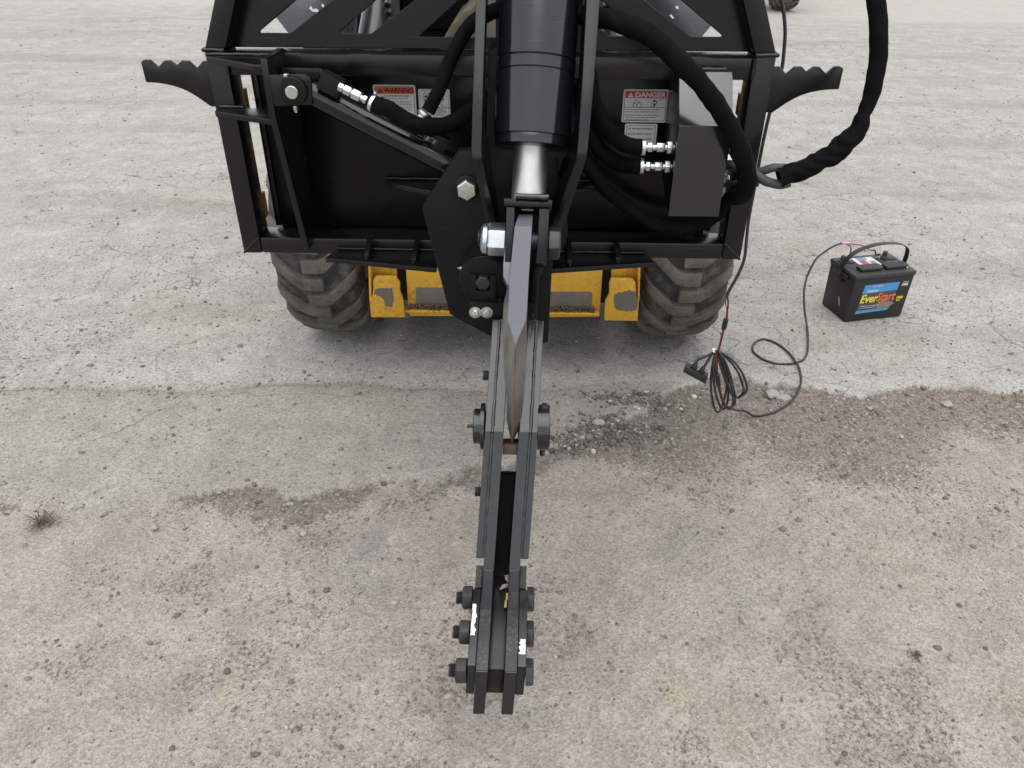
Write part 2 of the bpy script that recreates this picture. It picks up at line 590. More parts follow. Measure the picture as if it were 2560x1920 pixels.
def axis_pts(lo, hi, step, far_lo, far_hi, gr=1.16):
    mid = list(np.arange(lo, hi+1e-6, step))
    a = []; s = step; p = lo
    while p > far_lo:
        s *= gr; p -= s; a.append(p)
    b = []; s = step; p = hi
    while p < far_hi:
        s *= gr; p += s; b.append(p)
    return np.array(a[::-1]+mid+b)
def make_ground():
    xs = axis_pts(-2.3, 2.3, 0.0105, -400, 400)
    ys = axis_pts(0.55, 3.6, 0.0105, -300, 500)
    X, Y = np.meshgrid(xs, ys)
    asph, loose, seam, seamw, slab, dark, d = zones(X, Y)
    near = np.exp(-(np.maximum(0, np.hypot(X, Y-1.8)-3.5)/4)**2)
    z = (fbm(X*0.8, Y*0.8, 51)-0.5)*0.012+(fbm(X*7, Y*7, 52, 4)-0.5)*0.006*near
    z += asph*0.018*near
    z += (fbm(X*40, Y*40, 53, 3, 0.6)-0.5)*(0.0045+0.006*loose)*near
    z -= seam*0.007+seamw*0.003
    z += dark*(fbm(X*30, Y*30, 54, 3)-0.2)*0.018
    z -= 0.018+0.002
    z = np.where(near < 0.02, np.minimum(z, 0), z)
    nx, ny = len(xs), len(ys)
    co = np.stack([X, Y, z], -1).reshape(-1, 3).astype(np.float32)
    idx = np.arange(nx*ny).reshape(ny, nx)
    f = np.stack([idx[:-1, :-1], idx[:-1, 1:], idx[1:, 1:], idx[1:, :-1]], -1).reshape(-1, 4)
    me = bpy.data.meshes.new('ground')
    me.vertices.add(len(co)); me.vertices.foreach_set('co', co.ravel())
    me.loops.add(f.size); me.loops.foreach_set('vertex_index', f.ravel().astype(np.int32))
    me.polygons.add(len(f))
    me.polygons.foreach_set('loop_start', np.arange(0, f.size, 4, dtype=np.int32))
    me.polygons.foreach_set('use_smooth', np.ones(len(f), bool))
    me.update(calc_edges=True)
    for nm, arrs in (('zone', (asph, loose, seam)), ('zone2', (slab, dark, seamw))):
        at_ = me.color_attributes.new(nm, 'FLOAT_COLOR', 'POINT')
        c = np.ones((nx*ny, 4), np.float32)
        for k in range(3):
            c[:, k] = arrs[k].ravel()
        at_.data.foreach_set('color', c.ravel())
    # material
    m, t, b = nodes_of('ground')
    v = coord(t)
    za = N(t, 'ShaderNodeVertexColor', layer_name='zone')
    zb = N(t, 'ShaderNodeVertexColor', layer_name='zone2')
    sa = N(t, 'ShaderNodeSeparateColor'); t.links.new(za.outputs[0], sa.inputs[0])
    sb = N(t, 'ShaderNodeSeparateColor'); t.links.new(zb.outputs[0], sb.inputs[0])
    big = noise(t, 0.9, 5, 0.6, v)
    mid = noise(t, 5.5, 5, 0.62, v)
    fine = noise(t, 55, 3, 0.65, v)
    grain = noise(t, 260, 1, 0.6, v)
    grain2 = noise(t, 95, 2, 0.7, v)
    vor = N(t, 'ShaderNodeTexVoronoi', feature='F1')
    vor.inputs['Scale'].default_value = 185
    t.links.new(v, vor.inputs['Vector'])
    vsep = N(t, 'ShaderNodeSeparateColor'); t.links.new(vor.outputs['Color'], vsep.inputs[0])
    vor2 = N(t, 'ShaderNodeTexVoronoi', feature='F1')
    vor2.inputs['Scale'].default_value = 34
    t.links.new(v, vor2.inputs['Vector'])
    vsep2 = N(t, 'ShaderNodeSeparateColor'); t.links.new(vor2.outputs['Color'], vsep2.inputs[0])
    # asphalt: weathered grey with pale aggregate and dark pits
    ca = mixc(t, ramp(t, mid, 0.3, 0.7), (0.272, 0.262, 0.243), (0.365, 0.353, 0.329))
    ca = mixc(t, ramp(t, big, 0.55, 0.75), ca, (0.30, 0.272, 0.238))
    mps = N(t, 'ShaderNodeMapping'); mps.inputs['Scale'].default_value = (0.22, 1.1, 1.0)
    mps.inputs['Rotation'].default_value = (0, 0, 0.12)
    t.links.new(v, mps.inputs[0])
    streak = noise(t, 1.3, 4, 0.6, mps.outputs[0])
    ca = mixc(t, ramp(t, streak, 0.50, 0.68), ca, mixc(t, 0.55, ca, (0.20, 0.182, 0.156)))
    slabc = mixc(t, ramp(t, mid, 0.3, 0.7), (0.236, 0.223, 0.200), (0.302, 0.287, 0.258))
    ca = mixc(t, sb.outputs[0], ca, slabc)
    # packed dirt: pinkish tan with bluish and ochre stains
    cd_ = mixc(t, ramp(t, mid, 0.3, 0.72), (0.238, 0.214, 0.187), (0.320, 0.291, 0.257))
    st1 = noise(t, 2.2, 4, 0.6, v, 1.5)
    cd_ = mixc(t, ramp(t, st1, 0.58, 0.74), cd_, (0.225, 0.213, 0.194))
    st2 = noise(t, 3.1, 3, 0.5, v, 0.6)
    cd_ = mixc(t, ramp(t, st2, 0.64, 0.78), cd_, (0.31, 0.26, 0.185))
    c = mixc(t, sa.outputs[0], cd_, ca)
    cl = mixc(t, ramp(t, fine, 0.3, 0.7), (0.115, 0.101, 0.085), (0.232, 0.207, 0.174))
    lm = N(t, 'ShaderNodeMath', operation='MULTIPLY_ADD')
    t.links.new(sa.outputs[1], lm.inputs[0]); lm.inputs[1].default_value = 1.0
    sub = N(t, 'ShaderNodeMapRange'); sub.inputs[1].default_value = 0.25; sub.inputs[2].default_value = 0.75
    sub.inputs[3].default_value = -0.42; sub.inputs[4].default_value = 0.42
    t.links.new(grain2, sub.inputs[0]); t.links.new(sub.outputs[0], lm.inputs[2])
    lg = N(t, 'ShaderNodeMapRange', interpolation_type='SMOOTHSTEP')
    lg.inputs[1].default_value = 0.30; lg.inputs[2].default_value = 0.72
    t.links.new(lm.outputs[0], lg.inputs[0])
    c = mixc(t, lg.outputs[0], c, cl)
    c = mixc(t, sb.outputs[1], c, (0.085, 0.077, 0.067))
    c = mixc(t, sa.outputs[2], c, (0.14, 0.125, 0.11))
    sw = N(t, 'ShaderNodeMath', operation='MULTIPLY'); t.links.new(sb.outputs[2], sw.inputs[0]); sw.inputs[1].default_value = 0.45
    c = mixc(t, sw.outputs[0], c, (0.25, 0.22, 0.19))
    # aggregate speckle
    sp = ramp(t, vsep.outputs[0], 0.0, 1.0, (0.70, 0.695, 0.69, 1), (1.28, 1.28, 1.28, 1))
    c = mixc(t, 0.75, c, sp, 'MULTIPLY')
    sp2 = ramp(t, vsep2.outputs[1], 0.0, 1.0, (0.84, 0.83, 0.82, 1), (1.14, 1.14, 1.14, 1))
    c = mixc(t, 0.35, c, sp2, 'MULTIPLY')
    pits = ramp(t, grain2, 0.60, 0.70)
    c = mixc(t, pits, c, mixc(t, 0.5, c, (0.06, 0.053, 0.045)))
    gr2 = ramp(t, grain, 0.64, 0.74)
    wf = N(t, 'ShaderNodeMath', operation='MULTIPLY'); t.links.new(gr2, wf.inputs[0]); wf.inputs[1].default_value = 0.5
    c = mixc(t, wf.outputs[0], c, (0.5, 0.495, 0.48))
    # hairline cracks in the asphalt
    nv = N(t, 'ShaderNodeTexNoise'); nv.inputs['Scale'].default_value = 3.5; nv.inputs['Detail'].default_value = 3
    t.links.new(v, nv.inputs['Vector'])
    va = N(t, 'ShaderNodeVectorMath', operation='SCALE'); va.inputs['Scale'].default_value = 0.45
    t.links.new(nv.outputs['Color'], va.inputs[0])
    vadd = N(t, 'ShaderNodeVectorMath', operation='ADD'); t.links.new(v, vadd.inputs[0]); t.links.new(va.outputs[0], vadd.inputs[1])
    crs = []
    for sc, wd in ((1.5, 0.0055), (4.2, 0.012)):
        vc = N(t, 'ShaderNodeTexVoronoi', feature='DISTANCE_TO_EDGE')
        vc.inputs['Scale'].default_value = sc
        t.links.new(vadd.outputs[0], vc.inputs['Vector'])
        crs.append(ramp(t, vc.outputs['Distance'], wd*0.35, wd, (1, 1, 1, 1), (0, 0, 0, 1)))
    cm2 = N(t, 'ShaderNodeMath', operation='MULTIPLY'); t.links.new(crs[1], cm2.inputs[0])
    t.links.new(ramp(t, noise(t, 0.8, 2, 0.5, v), 0.50, 0.62), cm2.inputs[1])
    cm1 = N(t, 'ShaderNodeMath', operation='MULTIPLY'); t.links.new(crs[0], cm1.inputs[0])
    t.links.new(ramp(t, noise(t, 1.7, 2, 0.5, v), 0.40, 0.55), cm1.inputs[1])
    cmax = N(t, 'ShaderNodeMath', operation='MAXIMUM'); t.links.new(cm1.outputs[0], cmax.inputs[0]); t.links.new(cm2.outputs[0], cmax.inputs[1])
    cma = N(t, 'ShaderNodeMath', operation='MULTIPLY'); t.links.new(cmax.outputs[0], cma.inputs[0]); t.links.new(sa.outputs[0], cma.inputs[1])
    cmb = N(t, 'ShaderNodeMath', operation='MULTIPLY'); t.links.new(cma.outputs[0], cmb.inputs[0]); cmb.inputs[1].default_value = 0.85
    c = mixc(t, cmb.outputs[0], c, (0.13, 0.11, 0.10))
    # far sandy concrete apron
    sep = N(t, 'ShaderNodeSeparateXYZ'); t.links.new(v, sep.inputs[0])
    fy = N(t, 'ShaderNodeMath', operation='MULTIPLY_ADD'); t.links.new(big, fy.inputs[0]); fy.inputs[1].default_value = 1.2
    t.links.new(sep.outputs[1], fy.inputs[2])
    fx = N(t, 'ShaderNodeMath', operation='MULTIPLY_ADD'); t.links.new(sep.outputs[0], fx.inputs[0]); fx.inputs[1].default_value = 0.12
    t.links.new(fy.outputs[0], fx.inputs[2])
    fr = N(t, 'ShaderNodeMapRange'); fr.inputs[1].default_value = 11.6; fr.inputs[2].default_value = 12.6; fr.inputs[4].default_value = 0.8
    t.links.new(fx.outputs[0], fr.inputs[0])
    c = mixc(t, fr.outputs[0], c, mixc(t, mid, (0.34, 0.325, 0.295), (0.40, 0.385, 0.35)))
    t.links.new(c, b.inputs['Base Color'])
    b.inputs['Roughness'].default_value = 0.9
    b.inputs['Specular IOR Level'].default_value = 0.3
    h1 = N(t, 'ShaderNodeMath', operation='MULTIPLY_ADD'); t.links.new(grain2, h1.inputs[0]); h1.inputs[1].default_value = 1.6
    t.links.new(vor.outputs['Distance'], h1.inputs[2])
    bump(t, b, h1.outputs[0], 0.6, 0.0042)
    MATS['ground'] = m
    me.materials.append(m)
    o = bpy.data.objects.new('ground', me)
    COL.objects.link(o)
    o['kind'] = 'structure'
    o['label'] = 'weathered asphalt yard with broken edge and packed dirt'
    return xs, ys, z
GX, GY, GZ = make_ground()
def gz(x, y):
    i = int(np.clip(np.searchsorted(GX, x)-1, 0, len(GX)-2)); j = int(np.clip(np.searchsorted(GY, y)-1, 0, len(GY)-2))
    a = (x-GX[i])/(GX[i+1]-GX[i]); b = (y-GY[j])/(GY[j+1]-GY[j])
    return float((GZ[j, i]*(1-a)+GZ[j, i+1]*a)*(1-b)+(GZ[j+1, i]*(1-a)+GZ[j+1, i+1]*a)*b)

def ico():
    bm = bmesh.new()
    bmesh.ops.create_icosphere(bm, subdivisions=1, radius=1)
    v = np.array([tuple(q.co) for q in bm.verts]); f = np.array([[q.index for q in p.verts] for p in bm.faces])
    bm.free()
    return v, f
ICO_V, ICO_F = ico()
def rock_batch(name, P, S, cols, seed, label):
    rs = np.random.RandomState(seed)
    n = len(P)
    V = ICO_V[None]*(1+rs.uniform(-0.32, 0.32, (n, len(ICO_V), 1)))
    V = V*rs.uniform(0.6, 1.25, (n, 1, 3))*np.array([1, 1, 0.62])
    a = rs.uniform(0, 6.28, n)
    ca, sa = np.cos(a)[:, None], np.sin(a)[:, None]
    x = V[:, :, 0]*ca-V[:, :, 1]*sa; y = V[:, :, 0]*sa+V[:, :, 1]*ca
    V = np.stack([x, y, V[:, :, 2]], -1)*S[:, None, None]+P[:, None, :]
    F = ICO_F[None]+(np.arange(n)*len(ICO_V))[:, None, None]
    me = bpy.data.meshes.new(name)
    me.vertices.add(n*len(ICO_V)); me.vertices.foreach_set('co', V.astype(np.float32).ravel())
    F = F.reshape(-1, 3)
    me.loops.add(F.size); me.loops.foreach_set('vertex_index', F.ravel().astype(np.int32))
    me.polygons.add(len(F)); me.polygons.foreach_set('loop_start', np.arange(0, F.size, 3, dtype=np.int32))
    me.update(calc_edges=True)
    ca_ = me.color_attributes.new('tone', 'FLOAT_COLOR', 'POINT')
    c = np.ones((n, len(ICO_V), 4), np.float32); c[:, :, :3] = cols[:, None, :]
    ca_.data.foreach_set('color', c.ravel())
    me.materials.append(MATS['stone'])
    o = bpy.data.objects.new(name, me)
    COL.objects.link(o)
    tag(o, label, 'gravel', kind='stuff')
    return o
def stone_mat():
    m, t, b = nodes_of('stone')
    vc = N(t, 'ShaderNodeVertexColor', layer_name='tone')
    n1 = noise(t, 120, 4, 0.6, coord(t))
    c = mixc(t, n1, (0.6, 0.6, 0.6), (1.3, 1.3, 1.3))
    t.links.new(mixc(t, 1.0, vc.outputs[0], c, 'MULTIPLY'), b.inputs['Base Color'])
    b.inputs['Roughness'].default_value = 0.9
    bump(t, b, n1, 0.5, 0.002)
    MATS['stone'] = m
    m, t, b = nodes_of('stone_plain')
    n1 = noise(t, 90, 5, 0.65, coord(t))
    t.links.new(mixc(t, n1, (0.16, 0.15, 0.142), (0.40, 0.385, 0.36)), b.inputs['Base Color'])
    b.inputs['Roughness'].default_value = 0.9
    bump(t, b, n1, 0.6, 0.004)
    MATS['stone_plain'] = m
stone_mat()
def scatter():
    rs = np.random.RandomState(3)
    n = 230000
    X = rs.uniform(-2.2, 2.3, n); Y = 0.6+2.9*rs.uniform(0, 1, n)**1.25
    asph, loose, seam, seamw, slab, dark, d = zones(X, Y)
    dens = 0.02+0.10*sstep(0.5, 0.72, fbm(X*3.3+5, Y*3.3, 61))*(1-asph)+0.36*loose*(1-asph)+0.10*loose*asph+0.25*seamw+0.05*asph
    keep = rs.uniform(0, 1, n) < dens*0.62
    X, Y, loose, asph = X[keep], Y[keep], loose[keep], asph[keep]
    S = np.exp(rs.normal(math.log(0.0029), 0.42, len(X)))*(1+0.35*loose)
    big = rs.uniform(0, 1, len(X)) < 0.035
    S = np.where(big, S*2.3, S)
    S = np.clip(S, 0.0012, 0.0105)
    Z = np.array([gz(x, y) for x, y in zip(X, Y)])+S*0.12
    tone = rs.uniform(0.09, 0.30, len(X))*(1+0.25*(rs.uniform(0, 1, len(X)) < 0.06))
    cols = np.stack([tone*1.08, tone*0.97, tone*0.83], -1)
    rock_batch('pebbles', np.stack([X, Y, Z], -1), S, cols, 5, 'loose tan and grey pebbles strewn over the ground')
    nf = 5500
    Xf = rs.uniform(-5.5, 5.5, nf); Yf = 3.4+7.0*rs.uniform(0, 1, nf)**1.4
    kf = fbm(Xf*0.9, Yf*0.9, 71)+rs.uniform(-0.2, 0.2, nf) > 0.45
    Xf, Yf = Xf[kf], Yf[kf]
    Sf = np.clip(np.exp(rs.normal(math.log(0.0043), 0.45, len(Xf))), 0.002, 0.012)
    Zf = np.array([gz(x, y) for x, y in zip(Xf, Yf)])+Sf*0.2
    tf = rs.uniform(0.10, 0.30, len(Xf))
    rock_batch('far_pebbles', np.stack([Xf, Yf, Zf], -1), Sf, np.stack([tf*1.02, tf*0.97, tf*0.9], -1), 8, 'small dark stones scattered over the far asphalt')
    g1 = gp(1330, 925)
    m = 560
    X = g1.x+rs.normal(0, 0.065, m); Y = g1.y+rs.normal(0, 0.036, m)
    X2 = g1.x+0.07+rs.normal(0, 0.09, 260); Y2 = g1.y+0.17+rs.normal(0, 0.03, 260)
    X3 = g1.x-0.13+rs.normal(0, 0.05, 180); Y3 = g1.y-0.07+rs.normal(0, 0.025, 180)
    X = np.concatenate([X, X2, X3]); Y = np.concatenate([Y, Y2, Y3])
    S = np.clip(np.exp(rs.normal(math.log(0.0042), 0.5, len(X))), 0.0018, 0.014)
    Z = np.array([gz(x, y) for x, y in zip(X, Y)])+S*0.3
    tone = np.where(rs.uniform(0, 1, len(X)) < 0.08, rs.uniform(0.25, 0.45, len(X)), rs.uniform(0.07, 0.17, len(X)))
    cols = np.stack([tone*1.05, tone*0.98, tone*0.88], -1)
    rock_batch('crumbled_asphalt', np.stack([X, Y, Z], -1), S, cols, 6, 'dark crumbled asphalt heap right of the steel arm')
scatter()
def stone(x, y, s, label, seed, flatz=0.62):
    p = gp(x, y)
    rr = random.Random(seed)
    bm = bmesh.new()
    bmesh.ops.create_icosphere(bm, subdivisions=3, radius=1)
    dirs = [Vector((rr.uniform(-1, 1), rr.uniform(-1, 1), rr.uniform(-1, 1))).normalized() for _ in range(11)]
    cuts = [rr.uniform(0.62, 0.9) for _ in dirs]
    sx, sy = rr.uniform(0.85, 1.25), rr.uniform(0.75, 1.1)
    for v in bm.verts:
        for dd, cc in zip(dirs, cuts):
            q = v.co.dot(dd)
            if q > cc:
                v.co -= dd*(q-cc)
        v.co *= 1+rr.uniform(-0.025, 0.025)
        v.co = Vector((p.x+v.co.x*s*sx, p.y+v.co.y*s*sy, gz(p.x, p.y)+s*flatz*0.55+v.co.z*s*flatz))
    o = finish('stone', bm, 'stone_plain', None, 0, 28)
    return tag(o, label, 'stone', 'loose stones')

# ------------------------------------------------------------------ the attachment
ATT = root('hydraulic_attachment', 'black steel hydraulic attachment with upright cylinder, blade and long jaw arm on the loader', 'attachment', (0, 1.68, 0.21))
YF = 1.68
K = 'frame_paint'
# lower frame of square tube
for s in (-1, 1):
    xs_ = sorted((s*0.585, s*0.541))
    prism('side_tube', [(xs_[0], YF, 0.730), (xs_[1], YF, 0.730+0.0), (xs_[1], YF, 1.176), (xs_[0], YF, 1.176)], (0, 0.072, 0), K, ATT, 0.006)
box('bottom_tube', (-0.5405, YF, 0.731), (0.5405, YF+0.071, 0.770), K, ATT, 0.006)
box('cross_tube', (-0.5405, YF+0.001, 1.128), (0.5405, YF+0.070, 1.172), K, ATT, 0.006)
for s in (-1, 1):
    weld('weld_bead', (s*0.541, YF, 0.772), (s*0.583, YF-0.001, 0.732), 0.003, ATT, K, 3)
    weld('weld_bead', (s*0.541, YF-0.001, 1.130), (s*0.541, YF-0.001, 1.172), 0.004, ATT, K, 4)
# upper frame legs, tapering inwards
for s in (-1, 1):
    def ux(x, z):           # taper inwards and slightly back
        k = (z-1.178)/0.092
        return Vector((s*(x-0.036*k), YF+0.004+0.010*k, z))
    pts = [ux(0.585, 1.1775), ux(0.541, 1.1775), ux(0.541, 1.75), ux(0.585, 1.75)]
    prism('upper_tube', pts, (0, 0.07, 0), K, ATT, 0.006)
    weld('weld_bead', (s*0.585, YF+0.0, 1.177), (s*0.541, YF+0.0, 1.177), 0.0045, ATT, K, 5)
    weld('weld_bead', (s*0.586, YF+0.0, 1.177), (s*0.586, YF+0.07, 1.177), 0.0045, ATT, K, 6)
# guard plate with slanted openings
def guard():
    zt = 1.72
    def mx(x, z): return x
    outer = [(-0.556, 1.174), (0.556, 1.174), (0.556-0.036*(zt-1.178)/0.092, zt), (-0.556+0.036*(zt-1.178)/0.092, zt)]
    holes = []
    sl = 0.0985/0.065     # run per rise of the slanted edges
    top = 1.36
    for s in (-1, 1):
        for (xl, xr) in ((-0.486, -0.416), (-0.318, -0.248)):
            h = [(xl, 1.202), (xr, 1.202), (xr+sl*(top-1.202), top), (xl+sl*(top-1.209), top)]
            if xl < -0.4:
                h = [(xl, 1.202), (xr, 1.202), (xr+sl*(1.32-1.202), 1.32), (xl+sl*(1.32-1.209), 1.32)]
            else:
                h = [(xl, 1.202), (xr, 1.202), (xr+sl*(1.255-1.202)+0.02, 1.268), (xl+sl*(1.268-1.209), 1.268)]
            h = rounded([(x*(-s), z) for x, z in h], [0.009, 0.002, 0.008, 0.008], 5)
            holes.append(h)
    holes.append(rounded([(-0.149, 1.197), (0.0125, 1.197), (0.0125, 1.30), (-0.02, 1.30)], [0.008, 0.002, 0.01, 0.01], 5))
    # local (x, z) -> world with a slight backwards lean
    k = 0.010/0.092
    M = Matrix(((1, 0, 0, 0), (0, k, -1, YF+0.0585-k*1.178), (0, 1, k, 0), (0, 0, 0, 1)))
    plate_holes('guard_plate', outer, holes, 0.009, M, 'black_paint', ATT, 0.0012)
guard()
# back plate with side slots
box('back_plate', (-0.508, 1.7575, 0.745), (0.508, 1.768, 1.128), 'black_paint', ATT, 0.002)
box('plate_edge', (-0.522, 1.7525, 0.772), (-0.5085, 1.79, 1.126), 'black_paint', ATT, 0.002)
box('plate_edge', (0.5085, 1.7525, 0.772), (0.522, 1.79, 1.126), 'black_paint', ATT, 0.002)
# serrated steps
STEP = [(304, 133.5), (311, 129), (321.5, 130), (340, 146), (354, 131), (365, 131), (381, 142), (391.5, 131), (405, 132), (424, 148),
        (437.5, 132), (452, 133), (470, 230), (461, 231), (455, 230), (441, 220), (426.5, 210), (410, 200), (394, 192.5), (375, 186), (354, 181.5), (335, 179), (315, 178)]
sp_ = [at(x, y, 1.715) for x, y in STEP]
for s in (-1, 1):
    prism('serrated_step', [(abs(p.x)*s if p.x < -0.575 else s*0.5845, p.y, p.z) for p in sp_], (0, 0.012, 0), K, ATT, 0.0018)
# left bracket for the tilt ram
def ear_plate():
    x = -0.436
    pts = [(x, 1.5755, 1.181), (x, 1.5725, 1.075), (x, 1.664, 0.748), (x, 1.757, 0.748), (x, 1.757, 1.160), (x, 1.69, 1.181)]
    prism('ear_plate', pts, (0.013, 0, 0), K, ATT, 0.0015)
    # gussets
    prism('gusset', [(-0.583, 1.6785, 1.168), (-0.4365, 1.6785, 1.168), (-0.4365, 1.588, 1.168), (-0.455, 1.588, 1.168), (-0.575, 1.664, 1.168)], (0, 0, -0.012), K, ATT, 0.0015)
    prism('gusset', [(-0.576, 1.6785, 1.064), (-0.4365, 1.6785, 1.064), (-0.4365, 1.590, 1.064), (-0.448, 1.590, 1.064), (-0.574, 1.648, 1.064)], (0, 0, -0.012), K, ATT, 0.0015)
    weld('weld_bead', (-0.578, 1.676, 1.170), (-0.44, 1.676, 1.170), 0.004, ATT, K, 8)
    weld('weld_bead', (-0.57, 1.676, 1.066), (-0.52, 1.676, 1.066), 0.004, ATT, K, 9)
    weld('weld_bead', (-0.4225, 1.60, 1.16), (-0.4225, 1.60, 1.08), 0.0025, ATT, K, 10)
ear_plate()
YB = 1.575
br = [at(x, y, YB) for x, y in ((577, 161.5), (659, 162), (668, 166), (672, 174), (674, 227), (579, 230))]
prism('ram_bracket', [(p.x, YB, p.z) for p in br], (0, 0.010, 0), K, ATT, 0.0012)
prism('ram_bracket', [(p.x+0.012, YB+0.062, p.z) for p in br], (0, 0.010, 0), K, ATT, 0.0012)
pc = at(635.7, 195, YB)
lathe('pin_collar', pc, (0, -1, 0), [(0, 0.0275), (0.012, 0.0275), (0.014, 0.026)], 'satin_black', ATT, 28, 0.0006)
lathe('pin', pc-Vector((0, 0.0145, 0)), (0, -1, 0), [(0, 0.0125), (0.006, 0.0125), (0.007, 0.0115)], 'zinc', ATT, 24)
hexa('collar_bolt', pc+Vector((0.0, -0.008, -0.0275)), (0, 0, -1), 0.010, 0.009, 'zinc', ATT, 0.0006)
lathe('collar_bolt', pc+Vector((0.0, -0.008, -0.0365)), (0, 0, -1), [(0, 0.003), (0.004, 0.003)], 'zinc', ATT, 10)
hexa('collar_nut', pc+Vector((-0.010, -0.006, 0.0270)), (0, 0, 1), 0.011, 0.005, 'zinc', ATT, 0.0006)
# tilt ram
ra = at(652, 190, 1.605); rb = at(985, 362, 1.60)
ax = (rb-ra).normalized()
ram = lathe('tilt_ram', ra, ax, [(0, 0.020), (0.004, 0.0245), (0.02, 0.0245), (0.024, 0.0245), ((rb-ra).length, 0.0245)], 'ram_paint', ATT, 36)
lathe('ram_eye', pc+Vector((0.002, 0.012, 0)), (0, 1, 0), [(0, 0.022), (0.048, 0.022)], K, ATT, 24, 0.001)
weld('weld_bead', ra+Vector((0.022, -0.014, 0.018)), ra+Vector((0.03, 0.02, 0.016)), 0.0035, ATT, K, 11)
def obox(name, c, ax, u, v, dims, mat, parent, bev=0.001):
    ax, u, v = Vector(ax), Vector(u), Vector(v)
    a, b, d = [q/2 for q in dims]
    P = [c+u*sx*b-ax*a+v*sy*d for sx, sy in ((-1, -1), (1, -1), (1, 1), (-1, 1))]
    return prism(name, P, ax*2*a, mat, parent, bev)
un = Vector((0, -1, 0)); vn = ax.cross(un).normalized()
if vn.z < 0: vn = -vn
pb = at(716, 181, 1.585)
obox('port_block', pb, ax, un, vn, (0.044, 0.034, 0.034), 'satin_black', ATT)
pb2 = at(951, 308, 1.60)
obox('port_block', pb2, ax, un, vn, (0.030, 0.03, 0.034), 'satin_black', ATT)
# hydraulic fittings along the ram
f0 = at(733, 187, 1.565); f1 = at(808, 225, 1.545)
fd = (f1-f0).normalized(); FL = (f1-f0).length
for t0_, L_, af in ((0.00, 0.010, 0.015), (0.012, 0.015, 0.017), (0.030, 0.018, 0.0185), (0.054, 0.008, 0.014), (0.064, 0.007, 0.017)):
    hexa('fitting', f0+fd*t0_, fd, af, L_, 'bright_zinc', ATT, 0.0008, 0.35)
lathe('fitting_stem', f0, fd, [(0, 0.006), (0.076, 0.006)], 'bright_zinc', ATT, 14)
cl0 = at(800, 221, 1.548)
tube('hose_sleeve', [at(797, 219, 1.55), at(815, 227, 1.545), at(842, 238, 1.545), at(872, 257, 1.55), at(905, 272, 1.56), at(950, 273, 1.58), at(985, 262, 1.60), at(1015, 240, 1.63), at(1045, 225, 1.66)],
     [0.0150, 0.016, 0.0165, 0.0172, 0.017, 0.0165, 0.0165, 0.0165, 0.0165], 'sleeve', ATT, 20, 12, 0.06, 2)
lathe('hose_clamp', cl0+fd*0.002, fd, [(0, 0.0170), (0.0070, 0.0172)], 'bright_zinc', ATT, 28, 0.0004)
hexa('clamp_ear', cl0+fd*0.003+vn*0.019, vn, 0.006, 0.004, 'bright_zinc', ATT, 0.0004)
g0 = at(921, 294, 1.585); gd = (at(945, 306, 1.595)-g0).normalized()
hexa('fitting', g0, gd, 0.017, 0.016, 'bright_zinc', ATT, 0.0008, 0.2)
hexa('fitting', g0+gd*0.017, gd, 0.018, 0.012, 'zinc', ATT, 0.0008, 0.2)
weld('weld_bead', pb2+Vector((-0.018, -0.012, -0.02)), pb2+Vector((0.022, -0.012, -0.030)), 0.003, ATT, 'gloss_paint', 12)
# upright hose
tube('hose_sleeve', [at(1075, 22, 1.66), at(1052, 31, 1.645), at(1026, 46, 1.635), at(1004, 70, 1.63), at(984, 106, 1.62), at(967, 145, 1.61), at(948, 195, 1.60), at(924, 241, 1.59)],
     [0.0145, 0.0145, 0.0148, 0.0145, 0.014, 0.014, 0.0138, 0.0135], 'sleeve', ATT, 20, 12, 0.04, 5)
c2 = at(917, 246, 1.588); cdv = (at(908, 262, 1.585)-at(924, 236, 1.59)).normalized()
lathe('hose_clamp', c2-cdv*0.004, cdv, [(0, 0.0150), (0.009, 0.0146)], 'zinc', ATT, 28, 0.0004)
lathe('fitting', c2+cdv*0.005, cdv, [(0, 0.011), (0.006, 0.012), (0.014, 0.011), (0.018, 0.008)], 'bright_zinc', ATT, 16)

# rotating head plate
YO = 1.50
OCT = [(1019, 325), (990.5, 326.5), (911, 448), (920, 484), (971, 677), (980, 684), (1066, 730), (1125, 758), (1184, 739), (1191, 605), (1194, 563), (1206, 500), (1212, 440), (1205, 345), (1190, 325)]
prism('head_plate', [at(x, y, YO) for x, y in OCT], (0, 0.025, 0), 'satin_black', ATT, 0.002)
lathe('head_spindle', (0.07, 1.526, 0.86), (0, 1, 0), [(0, 0.10), (0.23, 0.10)], 'satin_black', ATT, 36)
def hexmarks(c, axis, r, parent, n=6):
    a_, u_, v_ = frame_of(axis)
    for k in range(n):
        an = k*2*math.pi/n+0.3
        d_ = u_*math.cos(an)+v_*math.sin(an)
        tube('grade_mark', [c+d_*r*0.35, c+d_*r*0.6, c+d_*r*0.85], 0.0007, 'zinc', parent, 6, 2)
bc = at(1009, 404, YO)
lathe('bolt_washer', bc, (0, -1, 0), [(0, 0.026), (0.006, 0.0255), (0.008, 0.022)], 'satin_black', ATT, 24)
bo = hexa('head_bolt', bc+Vector((0.001, -0.008, 0)), (0, -1, 0), 0.0365, 0.017, 'zinc', ATT, 0.0012, 0.45)
hexmarks(bc+Vector((0.001, -0.0252, 0)), (0, -1, 0), 0.016, bo)
